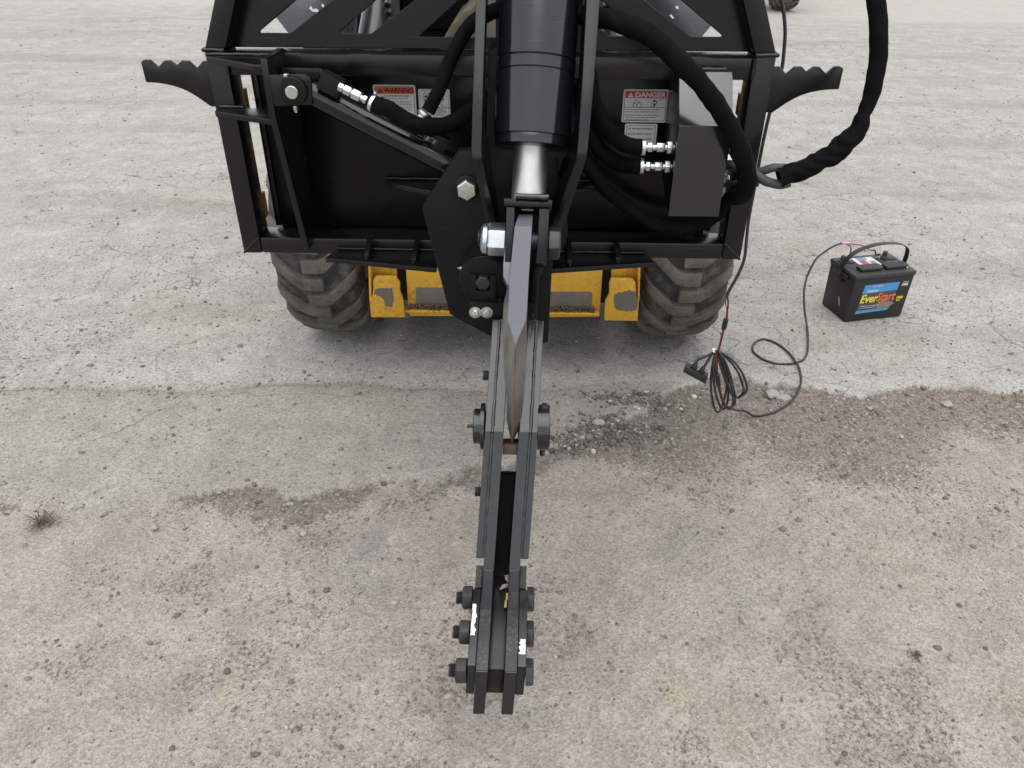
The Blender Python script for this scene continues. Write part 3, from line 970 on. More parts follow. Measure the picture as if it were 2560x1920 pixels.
# lock boss with fork plate
bb = at(1046, 607, 1.43)
lathe('lock_boss', (bb.x, 1.499, bb.z), (0, -1, 0), [(0, 0.054), (0.008, 0.0515), (0.062, 0.0515), (0.0635, 0.050), (0.069, 0.050)], 'satin_black', ATT, 48, 0.001)
hexa('lock_bolt', (bb.x-0.002, 1.4295, bb.z), (0, -1, 0), 0.028, 0.014, 'dark_steel', ATT, 0.0012, 0.1)
lathe('grease_fitting', at(999, 580, 1.46), (-1, 0, 0.1), [(0, 0.004), (0.004, 0.004), (0.006, 0.002), (0.01, 0.003)], 'zinc', ATT, 10)
YK = 1.418
def kx(x, y): return at(933.2+0.15625*x, 483.9+0.15625*y, YK)
fork = [(530, 708), (612, 708), (612, 920), (790, 930), (803, 905), (803, 718), (885, 725), (875, 1110), (520, 1100)]
prism('fork_plate', [kx(*p) for p in fork], (0, 0.010, 0), 'satin_black', ATT, 0.001)
YK2 = 1.408
low = [(520, 1078), (990, 1105), (985, 1385), (510, 1362)]
prism('lock_bracket', [at(933.2+0.15625*x, 483.9+0.15625*y, YK2) for x, y in low], (0, 0.0095, 0), 'satin_black', ATT, 0.0012)
for x in (600, 757):
    wc = at(933.2+0.15625*x, 483.9+0.15625*1220, YK2)
    lathe('washer', wc, (0, -1, 0), [(0, 0.0128), (0.002, 0.0128)], 'zinc', ATT, 28, 0.0003)
    hb = hexa('bracket_bolt', wc-Vector((0, 0.002, 0)), (0, -1, 0), 0.0125, 0.007, 'zinc', ATT, 0.0007, 0.2)
    hexmarks(wc-Vector((0, 0.0092, 0)), (0, -1, 0), 0.0055, hb)
# cheek plates of the head: formed plates seen on edge
def cheek(pin, pout, back, side):
    bm = bmesh.new()
    n = len(pin)
    rows = []
    for a_, b_ in zip(pin, pout):
        rows.append([bm.verts.new(a_), bm.verts.new(b_), bm.verts.new(b_+back), bm.verts.new(a_+back)])
    for i in range(n-1):
        for k in range(4):
            j = (k+1) % 4
            bm.faces.new((rows[i][k], rows[i][j], rows[i+1][j], rows[i+1][k]))
    bm.faces.new(rows[0]); bm.faces.new(list(reversed(rows[-1])))
    return finish('cheek_plate', bm, 'frame_paint', ATT, 0.0022, 40)
def cy(y):       # front edge of the cheeks: leans back towards the top, runs back under the clevis
    return float(np.interp(y, [-60, 0, 335, 400, 480, 600, 700], [1.53, 1.505, 1.378, 1.392, 1.440, 1.468, 1.475]))
L_in = [(1052, -60), (1050, 0), (1044, 170), (1040, 322), (1041, 345), (1071, 479), (1097, 600), (1097, 700)]
L_out = [(1030, -60), (1028, 0), (1022, 170), (1018, 322), (1020, 345), (1050, 475), (1078, 600), (1078, 700)]
R_in = [(1269, -60), (1267, 0), (1258, 170), (1248, 322), (1244, 351), (1191, 488), (1150, 590), (1142, 700)]
R_out = [(1298, -60), (1296, 0), (1284, 170), (1270, 320), (1266, 347), (1212, 507), (1166, 600), (1160, 700)]
cheek([at(x, y, cy(y)) for x, y in L_in], [at(x, y, cy(y)) for x, y in L_out], Vector((0, 0.11, 0.03)), -1)
cheek([at(x, y, cy(y)) for x, y in R_in], [at(x, y, cy(y)) for x, y in R_out], Vector((0, 0.11, 0.03)), 1)
# back web between the cheeks keeps the inside dark
prism('head_web', [at(1050, 340, 1.492), at(1240, 340, 1.492), at(1235, -60, 1.60), at(1080, -60, 1.60), at(1078, 100, 1.555), at(1055, 110, 1.552)], (0, 0.008, 0.003), 'satin_black', ATT, 0.001)

# main cylinder, rod and clevis
c0 = dep(1149, 296, 1.452); c1 = dep(1166, 0, 1.412)
ca_ = (c1-c0).normalized()
CL = (c1-c0).length
def ct(y): return CL*(296-y)/296.0
mc = lathe('main_cylinder', c0, ca_, [(ct(300), 0.066), (ct(296), 0.0725), (ct(160)-0.0015, 0.0735), (ct(160), 0.0722), (ct(160)+0.0015, 0.0735), (ct(133)-0.002, 0.0735), (ct(133), 0.0718), (ct(133)+0.002, 0.0735), (ct(40), 0.0735), (CL*1.8, 0.0735)],
           'gloss_paint', ATT, 72, 0, 30)
lathe('cylinder_gland', c0-ca_*0.020, ca_, [(0, 0.062), (0.002, 0.0695), (0.019, 0.0695)], 'gloss_paint', mc, 64, 0.0006)
lathe('piston_rod', c0-ca_*0.118, ca_, [(0, 0.0325), (0.11, 0.0325)], 'chrome', mc, 48)
lathe('rod_collar', c0-ca_*0.138, ca_, [(0, 0.0325), (0.006, 0.033), (0.022, 0.0327)], 'gloss_paint', mc, 40)
weld('weld_bead', dep(1115, 424, 1.42), dep(1184, 426, 1.42), 0.006, ATT, 'gloss_paint', 21)
# small bare patch of worn paint on the barrel
def hx(z): return 0.041+(z-0.25)*0.0625
DC = 1.425
def dp(pts, D): return [dep(x, y, D) for x, y in pts]
prism('clevis_bridge', dp([(1088, 428), (1193.6, 432), (1193, 448), (1089, 444)], DC), -Vector(up)*0.003+Vector(fw)*0.06, 'black_paint', ATT, 0.0015)
prism('clevis_leg', dp([(1094, 446), (1112, 446.5), (1110, 520), (1108, 566), (1090, 566), (1092, 520)], DC+0.004), Vector(fw)*0.055, 'black_paint', ATT, 0.0015)
prism('clevis_leg', dp([(1165, 450), (1187, 451), (1184, 520), (1180, 569), (1158, 569), (1162, 520)], DC+0.004), Vector(fw)*0.055, 'black_paint', ATT, 0.0015)
# clevis bolt: bright nut on the left, dark head on the right
nx_ = (dep(1200, 525, 1.46)-dep(1075, 519, 1.46)).normalized()
n0 = dep(1092, 518, 1.462)
hexa('clevis_nut', n0, -nx_, 0.055, 0.035, 'bright_zinc', ATT, 0.0016, 0.12)
lathe('nut_collar', n0-nx_*0.035, -nx_, [(0, 0.029), (0.007, 0.0285), (0.012, 0.022), (0.012, 0.017), (0.006, 0.0165)], 'bright_zinc', ATT, 36, 0, 40)
thread('bolt_thread', n0-nx_*0.040, -nx_, 0.0165, 0.012, 'dark_steel', ATT)
hexa('clevis_bolt', dep(1184, 525, 1.462), nx_, 0.055, 0.023, 'dark_steel', ATT, 0.0016, 0.1)
lathe('bolt_shank', dep(1108, 518, 1.462), nx_, [(0, 0.016), (0.07, 0.016)], 'dark_steel', ATT, 24)

# splitting blade: square bar above, ground to a knife edge below
def blade():
    bm = bmesh.new()
    F = Vector(fw)
    st = [  # y, left side x, front-left, front-right, right side x, depth front, side setback
        (463, 1121, 1121, 1151, 1151, 1.452, 0.022),
        (489, 1112, 1112, 1149, 1149, 1.412, 0.030),
        (600, 1101, 1101, 1142, 1142, 1.424, 0.035),
        (655, 1088, 1099, 1139, 1140, 1.434, 0.038),
        (692, 1086, 1097, 1136, 1138, 1.440, 0.042),
        (744, 1086, 1113.4, 1114.0, 1137, 1.447, 0.050),
        (790, 1090, 1112, 1112.6, 1134, 1.453, 0.052),
        (850, 1094, 1110, 1110.6, 1131, 1.460, 0.050),
        (902, 1094.4, 1108, 1108.6, 1127, 1.464, 0.046),
        (930, 1099, 1107, 1107.6, 1119, 1.474, 0.036),
        (955, 1105.4, 1106, 1106.4, 1107.2, 1.490, 0.02)]
    rows = []
    for y, a_, b_, c_, d_, D, sb_ in st:
        rows.append([bm.verts.new(dep(b_, y, D)), bm.verts.new(dep(c_, y, D)), bm.verts.new(dep(d_, y, D+sb_)), bm.verts.new(dep(d_, y+1, D+sb_+0.07)),
                     bm.verts.new(dep(a_, y+1, D+sb_+0.07)), bm.verts.new(dep(a_, y, D+sb_))])
    for i in range(len(rows)-1):
        for k in range(6):
            j = (k+1) % 6
            f = bm.faces.new((rows[i][k], rows[i][j], rows[i+1][j], rows[i+1][k]))
            if i >= 5 or (k in (1, 5) and i >= 3):
                f.material_index = 1
    bm.faces.new(rows[0]); bm.faces.new(list(reversed(rows[-1])))
    b = finish('splitting_blade', bm, ['blade_sky_grey', 'ground_steel'], ATT, 0, 18)
    prism('blade_doubler', dp([(1095, 503), (1099, 500.5), (1107, 500.5), (1109, 503), (1101, 618), (1096, 614), (1087, 596), (1087, 570)], 1.430), Vector(fw)*0.07, 'blade_sky_grey', b, 0.0012)
    tube('rust_line', [dep(1113.7, 752, 1.4475), dep(1111.8, 800, 1.4540), dep(1110, 860, 1.4605), dep(1108, 910, 1.465), dep(1107, 935, 1.475)], 0.0011, 'rust', b, 6, 4)
blade()

# jaw arms
FRONT = [(1.397, 0.716), (1.300, 0.642), (1.207, 0.570), (1.150, 0.452), (1.090, 0.338), (1.081, 0.3205), (0.985, 0.3155), (0.862, 0.297)]
BACK_IN = [(0.846, 0.197), (0.96, 0.186), (1.10, 0.208), (1.185, 0.300), (1.25, 0.46), (1.33, 0.535), (1.46, 0.60), (1.47, 0.716)]
def arm_plate(name, side, x0, x1, front, back, mat, parent, bev=0.0016):
    pts = [(hx(z)+side*x0, y, z) for y, z in front+back]
    return prism(name, pts, (side*(x1-x0), 0, 0), mat, parent, bev, 13)
UP = FRONT[:5]
OUT_UP = [(y+0.004, z-0.003) for y, z in UP[:-1]]+[(1.096, 0.337)]
OUT_UP_BACK = [(1.165, 0.317), (1.22, 0.46), (1.29, 0.535), (1.42, 0.62)]
TOE_TOP = [(1.040, 0.3105), (0.985, 0.3075), (0.880, 0.2905)]
TOE_BACK = [(0.870, 0.222), (0.95, 0.206), (1.07, 0.222), (1.085, 0.26)]
for s in (-1, 1):
    ap = arm_plate('jaw_arm', s, 0.0150, 0.0365, FRONT, BACK_IN, 'arm_paint', ATT)
    arm_plate('arm_cover_plate', s, 0.0370, 0.0525, OUT_UP, OUT_UP_BACK, 'arm_paint', ATT)
    arm_plate('arm_tie_plate', s, 0.0368, 0.0505, [(1.0925, 0.322), (1.086, 0.309), (1.046, 0.309)], [(1.055, 0.25), (1.12, 0.25)], 'mill_scale', ATT)
    arm_plate('toe_plate', s, 0.0370, 0.0525 if s < 0 else 0.0535, TOE_TOP, TOE_BACK, 'arm_paint', ATT)
    # weld between arm and cover plate
    for i in range(3):
        (y0, z0), (y1, z1) = UP[i+(0)], UP[i+1]
        weld('weld_bead', (hx(z0)+s*0.0372, y0-0.0005, z0-0.002), (hx(z1)+s*0.0372, y1-0.0005, z1-0.002), 0.0034, ATT, 'arm_paint', 30+i)
    weld('weld_bead', (hx(0.452)+s*0.0372, 1.1505, 0.450), (hx(0.345)+s*0.0372, 1.0955, 0.345), 0.0032, ATT, 'arm_paint', 40)
# toe wear skin: bare scuffed inner ends
for s in (-1, 1):
    prism('wear_strip', [(hx(0.316)+s*0.0155, 0.984, 0.3156), (hx(0.316)+s*0.036, 0.984, 0.3156), (hx(0.298)+s*0.036, 0.864, 0.2976), (hx(0.298)+s*0.0155, 0.864, 0.2976)], (0, 0, 0.0012), 'mill_scale', ATT, 0.0004)
# spacer between the arms
prism('arm_spacer', [(hx(z)-0.0149, y, z) for y, z in [(1.215, 0.457), (1.135, 0.292), (1.0855, 0.288), (1.0855, 0.240), (1.165, 0.285), (1.245, 0.440)]], (0.0298, 0, 0), 'slot_shade_black', ATT, 0.001)
prism('toe_filler', [(hx(z)-0.0149, y, z) for y, z in [(1.085, 0.300), (0.99, 0.297), (0.882, 0.279), (0.878, 0.215), (0.96, 0.198), (1.08, 0.218)]], (0.0298, 0, 0), 'frame_paint', ATT, 0.001)
prism('arm_stop', [(hx(0.535)-0.0148, y, z) for y, z in [(1.205, 0.540), (1.198, 0.520), (1.235, 0.506), (1.245, 0.525)]], (0.0296, 0, 0), 'rust', ATT, 0.001)
# toe bolts
for k, (ny, hy, nxp, hxp) in enumerate(((433, 470, 395, 932), (757, 791, 338, 921), (1117, 1150, 308, 906))):
    D = (1.490, 1.430, 1.370)[k]+0.026
    a_ = dep(933.2+0.22923*nxp, 1192.4+0.22923*ny, D)
    zc = a_.z; yc = a_.y
    nb = Vector((hx(zc)-0.0528, yc, zc))
    hexa('toe_nut', nb, (-1, 0, 0), 0.043, 0.020, 'dark_steel', ATT, 0.0016, 0.08+k*0.03)
    lathe('nut_dome', nb-Vector((0.019, 0, 0)), (-1, 0, 0), [(0, 0.0175), (0.002, 0.0145)], 'dark_steel', ATT, 24)
    thread('bolt_thread', nb-Vector((0.020, 0, 0)), (-1, 0, 0), 0.0128, 0.0125, 'dark_steel', ATT)
    hb_ = Vector((hx(zc)+0.0538, yc, zc))
    hexa('toe_bolt', hb_, (1, 0, 0), 0.043, 0.0145, 'dark_steel', ATT, 0.0016, 0.08+k*0.03)
# paint scuffs on the toe
def patch(name, pts, xoff, mat, lift, top):
    return prism(name, pts, lift, mat, ATT, 0)
def on_toe_top(x):    # height of the toe plate's top edge at world y = x
    a = np.array(TOE_TOP[::-1]); return float(np.interp(x, a[:, 0], a[:, 1]))
def scuff(side, x0, x1, y0, y1, seed, mat='white_paint'):
    rr = random.Random(seed)
    n = 12
    L = []; R = []
    for i in range(n+1):
        y = y0+(y1-y0)*i/n
        z = on_toe_top(y)+0.0004
        L.append(Vector((hx(z)+side*(x1-abs(rr.gauss(0, 0.0008))), y, z)))
        R.append(Vector((hx(z)+side*(x0+rr.uniform(-1, 1)*0.0025), y, z)))
    bm = bmesh.new()
    vl = [bm.verts.new(p) for p in L]; vr = [bm.verts.new(p) for p in R]
    for i in range(n):
        bm.faces.new((vl[i], vl[i+1], vr[i+1], vr[i]))
    r_ = bmesh.ops.extrude_face_region(bm, geom=bm.faces[:])
    for v in [g for g in r_['geom'] if isinstance(g, bmesh.types.BMVert)]:
        v.co.z += 0.0006
    return finish('paint_scuff', bm, mat, ATT, 0, 30)
scuff(-1, 0.0435, 0.0515, 0.938, 1.004, 3)
scuff(1, 0.0405, 0.0515, 0.903, 0.932, 4)
# pivot pin
pv = dep(1106, 922, 1.545)
def pvx(off, dz=0): return Vector((hx(pv.z)+off, pv.y, pv.z+dz))
lathe('pivot_flange', pvx(-0.0528), (-1, 0, 0), [(0, 0.047), (0.008, 0.047)], 'arm_paint', ATT, 40, 0.0008)
lathe('pivot_pin', pvx(-0.0609), (-1, 0, 0), [(0, 0.036), (0.004, 0.036), (0.005, 0.0355), (0.012, 0.036), (0.0145, 0.033)], 'arm_paint', ATT, 40)
lathe('grease_fitting', pvx(-0.0755), (-1, 0, 0), [(0, 0.0042), (0.005, 0.0042), (0.006, 0.0025), (0.009, 0.0025), (0.010, 0.0036), (0.013, 0.0034)], 'dark_steel', ATT, 12)
lathe('pivot_collar', pvx(0.0528), (1, 0, 0), [(0, 0.046), (0.022, 0.046), (0.024, 0.044)], 'arm_paint', ATT, 40)
hexa('collar_bolt', pvx(0.065, 0.045), (0, 0, 1), 0.015, 0.010, 'dark_steel', ATT, 0.0008)
hexa('collar_nut', pvx(0.064, -0.0445), (0, 0, -1), 0.017, 0.011, 'dark_steel', ATT, 0.0008)
thread('bolt_thread', pvx(0.064, -0.0555), (0, 0, -1), 0.0058, 0.014, 'dark_steel', ATT, 0.002)
for (x, y, D) in ((1057, 811, 1.565), (1041, 1062, 1.57)):
    q = dep(x, y, D)
    thread('bolt_stub', Vector((hx(q.z)-0.052, q.y, q.z)), (-1, 0, 0), 0.0105, 0.0125, 'dark_steel', ATT)

# shelves under the bottom tube with ribs
for s in (-1, 1):
    pl = [(s*0.362, 1.6795, 0.7445), (s*0.378, 1.628, 0.7445), (s*0.117, 1.578, 0.7445), (s*0.117, 1.6795, 0.7445)]
    prism('shelf_plate', pl, (0, 0, -0.011), K, ATT, 0.0015)
    weld('weld_bead', (s*0.36, 1.6775, 0.746), (s*0.12, 1.6775, 0.746), 0.004, ATT, 'black_paint', 50)
    for xr_, yr_ in ((0.287, 1.622), (0.176, 1.603)):
        prism('rib', [(s*xr_, 1.6795, 0.745), (s*xr_, yr_, 0.745), (s*xr_, yr_, 0.757), (s*xr_, 1.672, 0.7735), (s*xr_, 1.6795, 0.7735)], (0.0115, 0, 0), K, ATT, 0.0015)
        weld('weld_bead', (s*xr_+0.003, yr_-0.001, 0.746), (s*xr_+0.010, yr_-0.001, 0.746), 0.004, ATT, 'black_paint', 51)
    prism('stub_gusset', [(s*0.245, 1.757, 0.888), (s*0.10, 1.757, 0.888), (s*0.10, 1.66, 0.888), (s*0.245, 1.735, 0.888)], (0, 0, -0.012), K, ATT, 0.0015)
    weld('weld_bead', (s*0.244, 1.754, 0.89), (s*0.12, 1.754, 0.89), 0.004, ATT, 'black_paint', 52)

# manifold cover: folded sheet
def cover():
    x0, x1, yf = 0.386, 0.493, 1.582
    prof = [(1.678, 1.150), (1.655, 1.150), (1.640, 1.139), (yf, 1.061), (yf, 0.872), (yf+0.0035, 0.872), (yf+0.0035, 1.060), (1.643, 1.136), (1.656, 1.1465), (1.678, 1.1465)]
    prism('manifold_cover', [(x0, y, z) for y, z in prof], (x1-x0, 0, 0), 'cover_paint', ATT, 0.0008)
    prism('cover_side', [(x0+0.0005, y, z) for y, z in [(yf+0.004, 1.058), (yf+0.004, 0.872), (1.756, 0.93), (1.756, 1.12), (1.648, 1.135)]], (0.003, 0, 0), 'black_paint', ATT, 0.0005)
    weld('weld_bead', (x0-0.002, 1.668, 1.151), (x1-0.01, 1.668, 1.152), 0.005, ATT, K, 60)
cover()
box('manifold_block', (0.395, 1.64, 0.95), (0.475, 1.72, 1.07), 'satin_black', ATT, 0.002)
for yy, dz in ((318, 0), (359, 0)):
    q0 = at(1386, yy, 1.615)
    sft = 0 if yy < 340 else -0.004
    for t0_, L_, af in ((0.012, 0.010, 0.018), (0.031, 0.017, 0.0175), (0.052, 0.012, 0.023)):
        hexa('fitting', q0+Vector((t0_+sft, 0, 0)), (1, 0, 0), af, L_, 'bright_zinc', ATT, 0.0008, 0.25)
    lathe('fitting_stem', q0+Vector((sft, 0, 0)), (1, 0, 0), [(0, 0.0065), (0.068, 0.0065)], 'bright_zinc', ATT, 14)
    lathe('hose_clamp', q0+Vector((sft, 0, 0)), (1, 0, 0), [(0, 0.0164), (0.007, 0.0164)], 'bright_zinc', ATT, 28, 0.0004)
tube('hose_sleeve', [at(1272, 150, 1.66), at(1282, 215, 1.66), at(1305, 270, 1.65), at(1340, 306, 1.635), at(1370, 317, 1.62), at(1388, 318, 1.615)], [0.0155, 0.016, 0.017, 0.017, 0.0162, 0.0155], 'sleeve', ATT, 20, 12, 0.05, 11)
tube('hose_sleeve', [at(1258, 190, 1.69), at(1268, 262, 1.68), at(1295, 322, 1.665), at(1335, 352, 1.645), at(1368, 359, 1.62), at(1384, 359.5, 1.615)], [0.0155, 0.016, 0.017, 0.017, 0.0162, 0.0155], 'sleeve', ATT, 20, 12, 0.05, 12)
# long sleeved hose arching over the cover and looping back along the bottom
tube('hose_sleeve', [at(1255, 33, 1.57), at(1294, 38, 1.56), at(1345, 51, 1.545), at(1407, 80, 1.53), at(1452, 118, 1.52), at(1500, 166, 1.515), at(1541, 217, 1.515), at(1579, 277, 1.525), at(1604, 337, 1.54), at(1614, 388, 1.565),
                     at(1603, 421, 1.60), at(1585, 425, 1.655), at(1572, 432, 1.69), at(1557, 458, 1.70), at(1517, 483, 1.70), at(1466, 491, 1.69), at(1414, 482, 1.68), at(1363, 452, 1.67), at(1311, 411, 1.66), at(1273, 364, 1.655), at(1240, 310, 1.65)],
     [0.0165, 0.0175, 0.018, 0.0185, 0.019, 0.0185, 0.018, 0.018, 0.0185, 0.0195, 0.0185, 0.017, 0.015, 0.015, 0.0155, 0.0155, 0.0155, 0.015, 0.015, 0.015, 0.015], 'sleeve', ATT, 24, 16, 0.075, 21)
# bundle to the loader: sleeve with two bare hoses
tube('hose_bundle_sleeve', [at(1880, -70, 1.60), at(1892, 0, 1.60), at(1898, 69, 1.595), at(1896, 137, 1.59), at(1883, 199, 1.585), at(1866, 247, 1.58), at(1846, 291, 1.578), at(1812, 323, 1.576), at(1778, 344, 1.575), at(1744, 361, 1.574), at(1705, 375, 1.573), at(1682, 383, 1.573)],
     [0.0165, 0.0165, 0.0170, 0.0165, 0.0165, 0.0125, 0.020, 0.0225, 0.0175, 0.021, 0.0205, 0.0245], 'sleeve', ATT, 28, 22, [0.03, 0.03, 0.035, 0.05, 0.07, 0.16, 0.20, 0.24, 0.24, 0.22, 0.14, 0.07], 31, cap=False)
tube('bare_hose', [at(1700, 365, 1.575), at(1672, 362, 1.575), at(1640, 371, 1.585), at(1605, 366, 1.61), at(1565, 358, 1.65), at(1530, 355, 1.68)], 0.0085, 'rubber_hose', ATT, 16, 8)
tube('bare_hose', [at(1705, 395, 1.57), at(1684, 399, 1.567), at(1655, 391, 1.568), at(1632, 377, 1.578), at(1600, 362, 1.62), at(1565, 350, 1.66)], 0.0092, 'rubber_hose', ATT, 16, 8)
tube('bare_hose', [at(1640, 398, 1.62), at(1612, 392, 1.63), at(1580, 397, 1.66), at(1540, 403, 1.69)], 0.006, 'rubber_hose', ATT, 12, 8)
tube('control_wire', [at(1570, 318, 1.66), at(1585, 345, 1.61), at(1602, 366, 1.60), at(1622, 380, 1.60), at(1650, 398, 1.59), at(1668, 402, 1.58), at(1690, 404, 1.575)], 0.0028, 'wire_black', ATT, 8, 8)
hexa('fitting', at(1560, 342, 1.65), (1, 0, 0), 0.02, 0.02, 'bright_zinc', ATT, 0.0008)
hexa('fitting', at(1556, 385, 1.65), (1, 0, 0), 0.018, 0.018, 'zinc', ATT, 0.0008)

# decals on the back plate
YD = 1.7572
XD, ZD = (1, 0, 0), (0, 0, 1)
def rrect(x0, x1, z0, z1, r, Y):
    return [(p[0], Y, p[1]) for p in rounded([(x0, z0), (x1, z0), (x1, z1), (x0, z1)], r, 4)]
def sheet(name, pts, mat, parent, lift=0.0003):
    return prism(name, pts, (0, lift*0.9, 0), mat, parent, 0)
def outline(name, x0, x1, z0, z1, wd, mat, parent, Y):
    M = Matrix(((1, 0, 0, 0), (0, 0, -1, Y), (0, 1, 0, 0), (0, 0, 0, 1)))
    a_ = rounded([(x0, z0), (x1, z0), (x1, z1), (x0, z1)], 0.004, 4)
    b_ = rounded([(x0+wd, z0+wd), (x1-wd, z0+wd), (x1-wd, z1-wd), (x0+wd, z1-wd)], 0.0035, 4)
    return plate_holes(name, a_, [b_], 0.0002, M, mat, parent, 0.00002)
def tri(x, z, h, Y):
    return [(x-h*0.58, Y, z), (x+h*0.58, Y, z), (x, Y, z+h)]
def safety_decal(x0, x1, z0, z1, head, hmat, tmat, lines, pic):
    d = sheet('decal', rrect(x0, x1, z0, z1, 0.005, YD-0.0004), 'label_white', ATT)
    H = z1-z0; W = x1-x0
    outline('decal_border', x0+0.003, x1-0.003, z0+0.003, z1-0.003, 0.0011, 'label_black', d, YD-0.0005)
    hz = z1-0.0045-H*0.20
    sheet('decal_header', rrect(x0+0.0045, x1-0.0045, hz, z1-0.0045, 0.003, YD-0.0008), hmat, d)
    sheet('alert_triangle', tri(x0+W*0.165, hz+H*0.025, H*0.145, YD-0.0010), tmat, d, 0.0002)
    text('lettering', '!', H*0.12, hmat, d, (x0+W*0.165, YD-0.0013, hz+H*0.038), XD, ZD, 'CENTER', 0.01)
    text('lettering', head, H*0.205, tmat, d, (x0+W*0.26, YD-0.0011, hz+H*0.032), XD, ZD, 'LEFT', 0.035, 0, W*0.70/(len(head)*H*0.205*0.70))
    for (xx, zz, ss, st_, bold) in lines:
        text('lettering', st_, ss, 'label_black', d, (xx, YD-0.0007, zz), XD, ZD, 'LEFT', bold, 0, 0.86)
    if pic == 'fluid':
        sheet('decal_rule', [(x0+W*0.255, YD-0.0007, z0+H*0.05), (x0+W*0.263, YD-0.0007, z0+H*0.05), (x0+W*0.263, YD-0.0007, hz-H*0.01), (x0+W*0.255, YD-0.0007, hz-H*0.01)], 'label_black', d, 0.0002)
        sheet('pictogram', [(x0+W*0.205+math.cos(k*0.524)*H*0.045, YD-0.0007, hz-H*0.12+math.sin(k*0.524)*H*0.045) for k in range(12)], 'label_black', d, 0.0002)
        sheet('pictogram', [(x0+W*0.04, YD-0.0007, hz-H*0.02), (x0+W*0.18, YD-0.0007, hz-H*0.14), (x0+W*0.24, YD-0.0007, hz-H*0.16), (x0+W*0.24, YD-0.0007, hz-H*0.26), (x0+W*0.17, YD-0.0007, hz-H*0.16)], 'label_black', d, 0.0002)
    else:
        zz = hz-H*0.28
        sheet('decal_rule', [(x0+0.004, YD-0.0007, zz), (x1-0.004, YD-0.0007, zz), (x1-0.004, YD-0.0007, zz+H*0.012), (x0+0.004, YD-0.0007, zz+H*0.012)], 'label_black', d, 0.0002)
        # little loader with wheels, and a crushed hand
        cx_, cz_ = x0+W*0.31, hz-H*0.16
        outl = [(-0.075, -0.06), (-0.07, 0.02), (-0.045, 0.03), (-0.03, 0.09), (0.03, 0.095), (0.05, 0.03), (0.085, 0.06)]
        tube('pictogram', [(cx_+a*W, YD-0.0008, cz_+b*H) for a, b in outl], 0.0006, 'label_black', d, 5, 3)
        for wx, wr_ in ((-0.035, 0.045), (0.06, 0.05)):
            tube('pictogram', [(cx_+wx*W+math.cos(k*0.785)*wr_*W, YD-0.0008, cz_-0.055*H+math.sin(k*0.785)*wr_*W) for k in range(9)], 0.0006, 'label_black', d, 5, 3)
        hx_ = x0+W*0.70
        sheet('pictogram', [(hx_-W*0.03, YD-0.0008, cz_+H*0.04), (hx_+W*0.005, YD-0.0008, cz_-H*0.13), (hx_+W*0.07, YD-0.0008, cz_+H*0.06), (hx_+W*0.065, YD-0.0008, cz_+H*0.11), (hx_+W*0.02, YD-0.0008, cz_-H*0.02)], 'label_black', d, 0.0002)
        sheet('pictogram', [(hx_-W*0.03, YD-0.0008, cz_+H*0.05), (hx_+W*0.025, YD-0.0008, cz_+H*0.05), (hx_+W*0.025, YD-0.0008, cz_+H*0.11), (hx_-W*0.03, YD-0.0008, cz_+H*0.11)], 'label_black', d, 0.0002)
        tube('pictogram', [(hx_-W*0.07, YD-0.0008, cz_+H*0.02), (hx_-W*0.04, YD-0.0008, cz_-H*0.03), (hx_-W*0.07, YD-0.0008, cz_-H*0.08), (hx_-W*0.02, YD-0.0008, cz_-H*0.10)], 0.0006, 'label_black', d, 5, 3)
    return d
wx0, wx1, wz0, wz1 = -0.258, -0.165, 1.025, 1.097
safety_decal(wx0, wx1, wz0, wz1, 'WARNING', 'label_orange', 'label_black',
             [(wx0+0.0265, wz1-0.0245, 0.0042, 'HIGH-PRESSURE FLUID HAZARD', 0.02), (wx0+0.0265, wz1-0.0295, 0.0040, 'To prevent serious injury or death:', 0),
              (wx0+0.0285, wz1-0.0365, 0.0040, 'Relieve pressure on hydraulic system', 0), (wx0+0.0285, wz1-0.0415, 0.0040, 'before servicing or disconnecting hoses.', 0),
              (wx0+0.0285, wz1-0.0480, 0.0040, 'Wear proper hand and eye protection', 0), (wx0+0.0285, wz1-0.0530, 0.0040, 'when searching for leaks. Use wood or', 0),
              (wx0+0.0285, wz1-0.0580, 0.0040, 'cardboard instead of hands.', 0), (wx0+0.0285, wz1-0.0645, 0.0040, 'Keep all components in good repair.', 0)], 'fluid')
dx0, dx1, dz0, dz1 = 0.290, 0.388, 1.023, 1.093
safety_decal(dx0, dx1, dz0, dz1, 'DANGER', 'label_red', 'label_white',
             [(dx0+0.005, dz0+0.0265, 0.0043, 'Do not place any part of body or limb under raised', 0.01), (dx0+0.005, dz0+0.0215, 0.0043, 'loader arms, bucket, or attachments at any time.', 0.01),
              (dx0+0.005, dz0+0.0145, 0.0043, 'To prevent serious injury or death from pinching:', 0.01), (dx0+0.007, dz0+0.0095, 0.0043, '\u2022 Keep all persons and objects clear while any', 0.01),
              (dx0+0.009, dz0+0.0045, 0.0043, 'part of this machine is in motion.', 0.01)], 'crush')
mx0, mx1, mz0, mz1 = -0.159, -0.090, 1.029, 1.089
d = sheet('decal', rrect(mx0, mx1, mz0, mz1, 0.004, YD-0.0004), 'label_white', ATT)
outline('decal_border', mx0+0.003, mx1-0.003, mz0+0.003, mz1-0.003, 0.0006, 'label_black', d, YD-0.0005)
text('lettering', 'MADE IN', 0.0085, 'label_black', d, (mx0+0.013, YD-0.0007, mz1-0.0185), XD, ZD, 'LEFT', 0.03)
text('lettering', 'USA', 0.0115, 'label_black', d, (mx0+0.013, YD-0.0007, mz1-0.029), XD, ZD, 'LEFT', 0.04)
